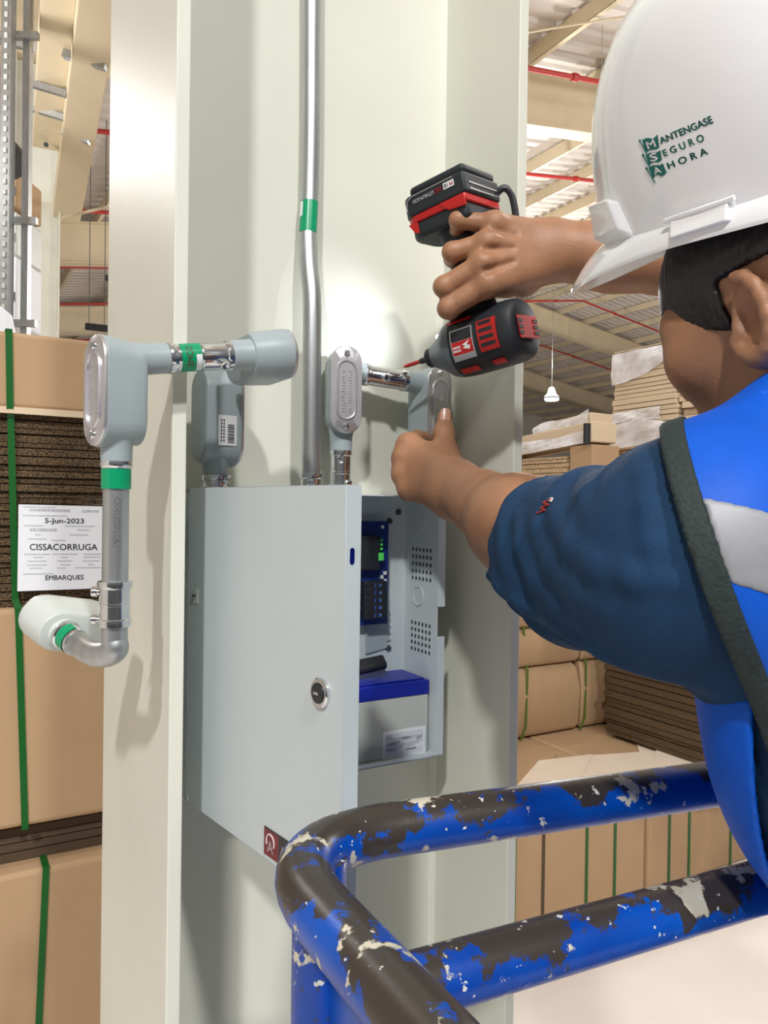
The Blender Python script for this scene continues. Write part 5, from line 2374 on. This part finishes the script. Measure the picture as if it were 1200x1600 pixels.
# small stitched mark near the cuff
bsh = bvh_of(shirt)
fs_ = decal_fn(bsh, .0008)
mb = MB()
for a, b in (((862, 781), (850, 786)), ((850, 786), (858, 789)), ((858, 789), (846, 794)), ((846, 794), (853, 797)), ((853, 797), (840, 803))):
    mb.tube([fs_(a[0] + (b[0] - a[0]) * k / 3, a[1] + (b[1] - a[1]) * k / 3) for k in range(4)], .0007, 6)
mb.obj('red_stitching', M['sprinkler'], shirt)
mb = MB()
mb.faces([fs_(*q) for q in ((856, 783), (862, 778), (866, 779), (863, 785))], [(0, 1, 2, 3)])
mb.obj('white_stitching', M['white_label'], shirt)
# ================================================================ hard hat
hhu = (UP - FW * .05 + LF * .46).normalized()
hhf = (FW - hhu * FW.dot(hhu)).normalized()
hhl = hhu.cross(hhf).normalized()
if hhl.dot(LF) < 0:
    hhl = -hhl
hc0 = hd + hu * .082 + Vector((.009, .004, .027))          # middle of the rim plane


def hatp(f, l, u):
    return hc0 + hhf * f + hhl * l + hhu * u


def hat_rings(inner=0.0):
    NT = 96
    rows = []
    Hh = .182 - inner
    for i in range(0, 23):                     # crown to rim
        v = i / 22
        ang = v * math.pi / 2
        rr = math.sin(ang) ** .80
        zz = math.cos(ang) ** .84
        row = []
        for k in range(NT):
            th = 2 * math.pi * k / NT
            c, s = math.cos(th), math.sin(th)
            ra = (.138 if c > 0 else .140) - inner
            rb = .113 - inner
            e = 2.25
            k2 = (abs(c) ** e + abs(s) ** e) ** (-1 / e)
            f, l = ra * c * k2 * rr, rb * s * k2 * rr
            u = Hh * zz
            # raised centre ridge and two side ribs running front to back
            rid = math.exp(-(l / .013) ** 2) * .007 * min(1, zz * 1.6) * (1 if inner == 0 else 0)
            rid += (math.exp(-((abs(l) - .040) / .008) ** 2)) * .0032 * max(0, zz - .35) * (1 if inner == 0 else 0)
            nrm = Vector((f / .02, l / .013, u / .02)).normalized() if (f or l) else Vector((0, 0, 1))
            row.append((f + nrm.x * rid, l + nrm.y * rid, u + nrm.z * rid, th))
        rows.append(row)
    return rows


rows = hat_rings()
NT = 96
mb = MB()
outer = [[hatp(f, l, u) for f, l, u, th in r] for r in rows[1:]]


def brim_w(th):
    c = math.cos(th)
    return .011 + .040 * max(0, c) ** 2.2 + .010 * max(0, -c) ** 2


def brim(off, drop, k):
    r = []
    for f, l, u, th in rows[-1]:
        n = Vector((f / .138 ** 2, l / .113 ** 2)).normalized()
        w = brim_w(th) * k
        r.append(hatp(f + n.x * (w + off * (k > 0)), l + n.y * (w + off * (k > 0)), u - drop * w - .006 * k * k))
    return r


outer += [brim(0, .35, .15), brim(0, .48, .4), brim(0, .56, .7), brim(0, .62, .97)]
edge = brim(0, .66, 1.0)
rim = [[p for p in edge], [p - hhu * .0022 for p in edge]]
inn = [[p - hhu * .0030 for p in brim(-.002, .64, .96)], [p - hhu * .0032 for p in brim(-.002, .50, .4)], [p - hhu * .0032 for p in brim(-.003, .3, .05)]]
rows_i = hat_rings(.0035)
inn += [[hatp(f, l, u) for f, l, u, th in r] for r in reversed(rows_i[1:])]
allr = [list(reversed(r)) for r in (outer + rim + inn)]
mb.loft(allr, True, True)
hat = thing('hard_hat', hc0, 'glossy white hard hat with green printed safety lettering on the worker\'s head', 'hard hat')
shell = mb.obj('shell', M['helmet'], hat, angle=60)
bvh_h = bvh_of(shell)
# chin of the accessory lug at the front and the slot holder on the side
def on_hat(px, py, lift=0.0):
    loc, nor = cast(bvh_h, px, py)
    return loc, nor


def lug(name, quad, height, bev):
    """raised block whose foot follows the shell"""
    mb = MB()
    low, high = [], []
    ns = Vector((0, 0, 0))
    hits = [cast(bvh_h, *q) for q in quad]
    for loc, nor in hits:
        if loc is not None:
            ns += nor
    ns.normalize()
    c = sum((h[0] for h in hits), Vector()) / len(hits)
    for loc, nor in hits:
        low.append(loc - ns * .004)
        high.append(loc + (c - loc) * .12 + ns * height)
    mb.loft([low, high])
    return mb.obj(name, M['helmet'], hat, bevel=bev, seg=4, angle=50)


HAT_LUGS = True
lug('accessory_slot', [(931, 326), (966, 312), (990, 370), (943, 384)], .011, .003)
lug('side_slot', [(1048, 343), (1150, 309), (1146, 346), (1046, 378)], .0055, .0016)
mb = MB()
lipp = [cast(bvh_h, x, y) for x, y in ((1046, 343), (1072, 334), (1098, 325.5), (1124, 317), (1152, 307))]
mb.tube([l + n * .005 for l, n in lipp], .0022, 8)
mb.obj('slot_lip', M['helmet'], hat)

# ---- printed lettering on the near side of the shell
fh = decal_fn(bvh_h, .00035)
fh2 = decal_fn(bvh_h, .0006)


def Z7(x, y):                # measured on an enlargement of the print
    return 980 + x / 7.5, 160 + y / 7.5


def line_text(mb, body, p0, p1, h0, h1, bold=.03, fn=fh):
    """lettering between two baseline points, growing from height h0 to h1"""
    pts, fs = text_geo(body, 1.0, bold)
    x0, x1 = min(p[0] for p in pts), max(p[0] for p in pts)
    yt = .73
    dx, dy = p1[0] - p0[0], p1[1] - p0[1]
    L = math.hypot(dx, dy)
    ux, uy = dx / L, dy / L
    nx, ny = (uy * .75 - .10), -abs(ux)
    out = []
    for x, y in pts:
        t = (x - x0) / (x1 - x0)
        h = h0 + (h1 - h0) * t
        out.append(fn(p0[0] + dx * t + nx * y / yt * h, p0[1] + dy * t + ny * y / yt * h))
    mb.faces(out, fs)


for body, a, b, h0, h1 in (('A N T E N G A S E'.replace(' ', ''), Z7(395, 490), Z7(1015, 235), 10.5, 12.0),
                           ('E G U R O', Z7(435, 635), Z7(915, 447), 10.5, 11.8),
                           ('H O R A', Z7(487, 782), Z7(955, 603), 10.5, 11.6)):
    mb = MB()
    line_text(mb, body, a, b, h0, h1)
    tag(mb.obj('lettering', M['helmet_green'], hat, smooth=False), 'green print ' + body.replace(' ', ''))


def flag(poly, pole, letter, lp0, lp1, lh, skew):
    mb = MB()
    # densify so that the flag follows the shell
    pts = [Z7(*p) for p in poly]
    c = (sum(p[0] for p in pts) / len(pts), sum(p[1] for p in pts) / len(pts))
    dense = []
    for i, p in enumerate(pts):
        q = pts[(i + 1) % len(pts)]
        for k in range(3):
            dense.append((p[0] + (q[0] - p[0]) * k / 3, p[1] + (q[1] - p[1]) * k / 3))
    n = len(dense)
    allp = [fh(*c)] + [fh(c[0] + (x - c[0]) * .5, c[1] + (y - c[1]) * .5) for x, y in dense] + [fh(x, y) for x, y in dense]
    fs = []
    for i in range(n):
        j = (i + 1) % n
        fs += [(0, 1 + i, 1 + j), (1 + i, 1 + n + i, 1 + n + j, 1 + j)]
    mb.faces(allp, fs)
    a, b = Z7(*pole[0]), Z7(*pole[1])
    pl = []
    for k in range(7):
        t = k / 6
        pl.append(fh(a[0] + (b[0] - a[0]) * t, a[1] + (b[1] - a[1]) * t))
    mb.tube(pl, .00045, 6)
    mb.ball(fh(*a), .0010, seg=10)
    f = mb.obj('flag', M['helmet_green'], hat, smooth=False)
    mb = MB()
    line_text(mb, letter, Z7(*lp0), Z7(*lp1), lh, lh, .02, fh2)
    mb.obj('letter', M['helmet'], f, smooth=False)


flag([(178, 440), (225, 418), (265, 418), (300, 430), (330, 405), (355, 375), (370, 455), (380, 530), (345, 552), (300, 555), (260, 565), (218, 592)], [(152, 450), (235, 612)], 'M', (250, 548), (348, 512), 12, 0)
flag([(218, 622), (262, 592), (310, 590), (350, 585), (392, 560), (402, 620), (410, 672), (370, 705), (330, 700), (295, 710), (260, 738)], [(188, 620), (270, 765)], 'S', (285, 695), (372, 668), 12, 0)
flag([(252, 768), (298, 738), (340, 735), (385, 735), (420, 712), (442, 770), (465, 820), (440, 850), (402, 870), (370, 850), (335, 858), (308, 895)], [(230, 775), (328, 940)], 'A', (330, 850), (412, 818), 11.5, 0)
# ================================================================ cordless impact driver
M['drill_black'] = mat('drill_black_rubber', (0.013, 0.017, 0.023), .55, bump=.1, bscale=400)
M['drill_red'] = mat('drill_red', (0.48, 0.012, 0.012), .35)
M['drill_grey'] = mat('drill_grey_housing', (0.11, 0.135, 0.155), .42, var=.06, scale=60)
M['drill_white'] = mat('drill_print_white', (0.75, 0.75, 0.75), .5)
tipP = P(631, 573, .985)
backP = P(822, 512, .868)
da = (tipP - backP).normalized()
dh = Vector((-.21, 0, .978))
dh = (dh - da * dh.dot(da)).normalized()
ds_ = da.cross(dh)
if ds_.y > 0:
    ds_ = -ds_
DLN = (tipP - backP).length
drill = thing('impact_driver', backP + da * .06, 'red and black cordless impact driver held upside down in the raised hand', 'power drill')


def dp_(a, s, h):
    """drill frame: a from the rear cap towards the tip, s towards the viewer's side, h towards the battery"""
    return backP + da * a + ds_ * s + dh * h


def sec(a, rs, rh, n=40, e=2.4, oh=0.0):
    out = []
    for k in range(n):
        t = 2 * math.pi * k / n
        c, s = math.cos(t), math.sin(t)
        q = (abs(c) ** e + abs(s) ** e) ** (-1 / e)
        out.append(dp_(a, rs * c * q, rh * s * q + oh))
    return out


BL = DLN - .052                # rear to nose front
mb = MB()
mb.loft([sec(-.001, .0265, .0285), sec(.0005, .0295, .0315), sec(.005, .0328, .0348), sec(.014, .0342, .0362), sec(.030, .0345, .0365), sec(.070, .0345, .0365), sec(.086, .0335, .0355)])
hou = mb.obj('motor_housing', M['drill_black'], drill, angle=50)
mb = MB()
mb.loft([sec(.0855, .0325, .0345), sec(.092, .0330, .0350, e=2.2), sec(.100, .0310, .0325, e=2.1), sec(BL - .016, .0225, .0235, e=2), sec(BL - .004, .0160, .0165, e=2), sec(BL, .0145, .0150, e=2)])
mb.obj('gear_case', M['drill_grey'], drill, angle=50)
mb = MB()
mb.lathe(dp_(BL - .001, 0, 0), da, [(0, .0120), (.001, .0125), (.010, .0122), (.012, .0105), (.012, .006)], 32)
mb.obj('chuck_sleeve', M['black'], drill)
mb = MB()
mb.lathe(dp_(BL + .010, 0, 0), da, [(0, .0040), (.013, .0040), (.015, .0030)], 6)
bit = mb.obj('bit_holder', M['black'], drill, angle=20)
mb = MB()
mb.lathe(dp_(BL + .024, 0, 0), da, [(0, .0026), (DLN - BL - .030, .0026), (DLN - BL - .024, .0012)], 12)
mb.obj('screwdriver_bit', M['drill_red'], drill)
# LED window below the nose
mb = MB()
ledp = dp_(BL - .012, .004, .021)
mb.lathe(ledp, (da + dh * .25).normalized(), [(0, .003), (.003, .0026), (.0035, .001)], 14)
mb.obj('work_light', emit('led_glow', (.85, .92, 1.0), 6), drill)
L_ = bpy.data.lights.new('drill_work_light', 'SPOT')
L_.energy = 1.0
L_.color = (.86, .93, 1.0)
L_.spot_size = math.radians(76)
L_.spot_blend = 1.0
L_.shadow_soft_size = .004
lo_ = bpy.data.objects.new('drill_work_light', L_)
COL.objects.link(lo_)
lo_.location = ledp + da * .006 + dh * .002
aim = on_Y(550, 520, WEB)
lo_.rotation_euler = (aim - lo_.location).to_track_quat('-Z', 'Y').to_euler()

# surface decals on the viewer's side, laid out in (a, h)
def side_s(a, h):
    rs, rh = (.0345, .0365)
    q = min(.999, abs(h) / rh)
    return rs * (1 - q ** 2.4) ** (1 / 2.4)


def side(a, h, lift=.0004):
    return dp_(a, side_s(a, h) + lift, h)


def patch(mb, poly, lift, thick, n=1, m=0):
    lo = [side(a, h, lift) for a, h in poly]
    hi = [side(a, h, lift + thick) for a, h in poly]
    mb.loft([lo, hi], True, True, m)


def band_patch(mb, a0, a1, h0, h1, lift, thick=.0006, nh=8):
    """patch following the curve of the housing"""
    hs = [h0 + (h1 - h0) * k / nh for k in range(nh + 1)]
    lo0 = [side(a0, h, lift) for h in hs]
    lo1 = [side(a1, h, lift) for h in hs]
    hi0 = [side(a0, h, lift + thick) for h in hs]
    hi1 = [side(a1, h, lift + thick) for h in hs]
    mb.loft([lo0, hi0, hi1, lo1, lo0], False, False, 0, False)


# vents
mb = MB()
band_patch(mb, .018, .043, -.018, .017, .0002, .0012)
vent = mb.obj('vent_panel', M['drill_red'], drill, smooth=False)
for k in range(4):
    mb = MB()
    h = -.013 + k * .0082
    band_patch(mb, .0215 + .0008 * k, .0405, h, h + .0042, .0012, .0006, 3)
    mb.obj('vent_slot', M['black'], vent, smooth=False)
# rating plate: silver outline, dark upper field, red band with white flash
mb = MB()
band_patch(mb, .050, .081, -.020, .016, .0002, .0006)
plate = mb.obj('side_badge', M['alu'], drill, smooth=False)
mb = MB()
band_patch(mb, .0515, .0795, .002, .0145, .0008, .0002)
mb.obj('badge_field', M['black'], plate, smooth=False)
mb = MB()
band_patch(mb, .0515, .0795, -.0135, .0015, .0008, .0002)
rb = mb.obj('badge_band', M['drill_red'], plate, smooth=False)
mb = MB()
mb.faces([side(a, h, .0012) for a, h in ((.0540, .0005), (.0655, -.0035), (.0610, -.0050), (.0650, -.0075), (.0560, -.0100), (.0545, -.0060), (.0590, -.0045))], [(0, 1, 2, 3, 4, 5, 6)])
for k in range(2):
    for j in range(5):
        mb.faces([side(a, h, .0012) for a, h in ((.068 + j * .0022, -.0035 - k * .004), (.0695 + j * .0022, -.0035 - k * .004), (.0695 + j * .0022, -.0062 - k * .004), (.068 + j * .0022, -.0062 - k * .004))], [(0, 1, 2, 3)])
tag(mb.obj('badge_print', M['drill_white'], rb, smooth=False), kind='stuff')
# red lines of the housing: grip seam and lower pads
mb = MB()
band_patch(mb, .052, .087, .024, .0275, .0003, .0010, 3)
mb.obj('seam_strip', M['drill_red'], drill, smooth=False)
mb = MB()
band_patch(mb, .056, .080, -.034, -.029, .0003, .0012, 3)
mb.obj('lower_pad', M['drill_red'], drill, smooth=False)
mb = MB()
band_patch(mb, .020, .036, -.034, -.029, .0003, .0012, 3)
mb.obj('lower_pad', M['drill_red'], drill, smooth=False)
# rear cap vent panel
def rear(s, h, lift=0.0):
    return dp_(-.0005 - lift, s, h)


mb = MB()
lo = [rear(s, h, .002) for s, h in ((-.021, -.013), (.0225, -.013), (.0225, .013), (-.021, .013))]
mb.prism(lo, -da * .0016)
rv = mb.obj('rear_panel', M['drill_red'], drill, bevel=.0006)
for k in range(3):
    for s0 in (-.020, .014):
        mb = MB()
        h0 = -.009 + k * .0068
        mb.prism([rear(s0, h0, .002) - da * .0017, rear(s0 + .009, h0, .002) - da * .0017, rear(s0 + .009, h0 + .0042, .002) - da * .0017, rear(s0, h0 + .0042, .002) - da * .0017], -da * .0004)
        mb.obj('vent_slot', M['black'], rv, smooth=False)

# battery position: its rear upper corner on the viewer's side
BLEN, BWID, BHT = .094, .076, .034
depth = .86
for _ in range(30):
    Cb = P(719, 250, depth)
    cb = Cb + da * BLEN / 2 - ds_ * BWID / 2
    e = (cb - backP).dot(ds_)
    depth += e * .6
Ca, Ch = (cb - backP).dot(da), (Cb - backP).dot(dh)        # middle along a, outer face along h
print('DRILL', 'battery depth', round(depth, 3), 'Ca', round(Ca, 3), 'Ch', round(Ch, 3), 'len', round(DLN, 3))
# handle
mb = MB()
hb = Ca * .45 + .045 * .55
rings = []
for h, rs, ra in ((.020, .021, .026), (.035, .0185, .0215), (.055, .0175, .0200), (.085, .0175, .0200), (Ch - BHT - .028, .0195, .0225), (Ch - BHT - .010, .026, .031)):
    q = (h - .02) / (Ch - .05)
    ca = .052 + (Ca - .052) * q
    rings.append([dp_(ca + ra * math.cos(2 * math.pi * k / 28), rs * math.sin(2 * math.pi * k / 28), h) for k in range(28)])
mb.loft(rings)
mb.obj('handle', M['drill_black'], drill)
mb = MB()
mb.tube(smooth_path([dp_(.078, 0, .036), dp_(.081, 0, .050), dp_(.077, 0, .062)]), .0075, 14)
mb.obj('trigger', M['drill_red'], drill)


def slab(mb, a0, a1, s0, s1, h0, h1, rnd_front=0.0, n=8):
    """block with its front (tip side) rounded in plan"""
    pts = [(a0, s0), (a0, s1)]
    if rnd_front:
        for k in range(n + 1):
            t = math.pi / 2 * k / n
            pts.append((a1 - rnd_front + rnd_front * math.sin(t), s1 - (1 - math.cos(t)) * (s1 - s0) * .32))
        for k in range(n, -1, -1):
            t = math.pi / 2 * k / n
            pts.append((a1 - rnd_front + rnd_front * math.sin(t), s0 + (1 - math.cos(t)) * (s1 - s0) * .32))
    else:
        pts += [(a1, s1), (a1, s0)]
    mb.prism([dp_(a, s, h0) for a, s in pts], dh * (h1 - h0))


B0, B1 = Ca - BLEN / 2, Ca + BLEN / 2
hw = BWID / 2
# foot of the tool: dark body with red band
mb = MB()
slab(mb, B0 + .004, B1 - .004, -hw + .003, hw - .003, Ch - BHT - .026, Ch - BHT - .006, .020)
ft = mb.obj('foot', M['drill_black'], drill, bevel=.005, seg=3)
mb = MB()
slab(mb, B0 + .002, B1 - .001, -hw + .0015, hw - .0015, Ch - BHT - .0085, Ch - BHT + .0005, .022)
mb.obj('foot_band', M['drill_red'], drill, bevel=.0015)
mb = MB()
mb.prism([dp_(a, hw - .0032, h) for a, h in ((B1 - .022, Ch - BHT - .008), (B1 - .009, Ch - BHT - .008), (B1 - .016, Ch - BHT - .019), (B1 - .022, Ch - BHT - .021))], ds_ * .0012)
mb.obj('foot_insert', M['drill_red'], drill, smooth=False)
mb = MB()
mb.prism([dp_(a, hw - .0035, h) for a, h in ((B0 + .003, Ch - BHT - .014), (B0 + .026, Ch - BHT - .012), (B0 + .034, Ch - BHT - .006), (B0 + .040, Ch - BHT), (B0 + .003, Ch - BHT))], ds_ * .0028)
mb.obj('latch_block', M['drill_red'], drill, bevel=.001)
# battery pack: stepped black block
mb = MB()
slab(mb, B0, B1, -hw, hw, Ch - BHT, Ch - .010, .020)
pk = mb.obj('battery_pack', M['drill_black'], drill, bevel=.003, seg=3)
mb = MB()
slab(mb, B0 + .001, B1 - .010, -hw + .004, hw - .004, Ch - .0105, Ch, .012)
mb.obj('pack_cover', M['drill_black'], pk, bevel=.004, seg=3)
mb = MB()
for h in (Ch - BHT + .004, Ch - BHT + .011):
    mb.prism([dp_(B0 - .0006, s, h0) for s, h0 in ((-hw + .006, h), (hw - .010, h), (hw - .010, h + .002), (-hw + .006, h + .002))], da * .001)
mb.obj('contact_rails', M['alu'], pk, smooth=False)
# printed stripe: outline and upside-down lettering
mb = MB()
fr = [(B0 + .014, Ch - .0125), (B1 - .022, Ch - .0125), (B1 - .014, Ch - .016), (B1 - .012, Ch - .023), (B1 - .012, Ch - .0265)]
mb.tube([dp_(a, hw + .0002, h) for a, h in fr], .0006, 6)
mb.obj('outline', M['alu'], pk)
fnp = lambda a0, h0: (lambda x, y: dp_(a0 + x, hw + .0006, h0 - y))
# the pack hangs the wrong way up, so the lettering runs towards the tip with its feet up
mb = MB()
mb.prism([dp_(a, hw + .0001, h) for a, h in ((B0 + .013, Ch - .0155), (B0 + .0275, Ch - .0155), (B0 + .0275, Ch - .0225), (B0 + .013, Ch - .0225))], ds_ * .0004)
bd_ = mb.obj('badge', M['drill_white'], pk, smooth=False)
mb = MB()
put_text(mb, 'M', fnp(B0 + .0145, Ch - .0172), .0058, .0002)
mb.obj('badge_print', M['drill_red'], bd_, smooth=False)
mb = MB()
put_text(mb, '18', fnp(B0 + .0205, Ch - .0172), .0058, .0002)
mb.obj('badge_print', M['ink'], bd_, smooth=False)
mb = MB()
put_text(mb, 'RED', fnp(B0 + .0300, Ch - .0175), .0060, .0001, width=.0105)
mb.obj('red_lettering', M['drill_red'], pk, smooth=False)
mb = MB()
put_text(mb, 'LITHIUM-ION', fnp(B0 + .0412, Ch - .0175), .0060, .0001, width=.030)
mb.obj('white_lettering', M['drill_white'], pk, smooth=False)
# belt clip on the far side
mb = MB()
cl = [dp_(B0 + .010, -hw + .002, Ch - .026), dp_(B0 - .004, -hw - .004, Ch - .018), dp_(B0 - .010, -hw - .010, Ch - .030), dp_(B0 - .008, -hw - .010, Ch - .062), dp_(B0 + .004, -hw - .004, Ch - .066), dp_(B0 + .012, -hw + .002, Ch - .056)]
mb.tube(smooth_path(cl), .0042, 10)
mb.obj('belt_hook', M['black'], drill)
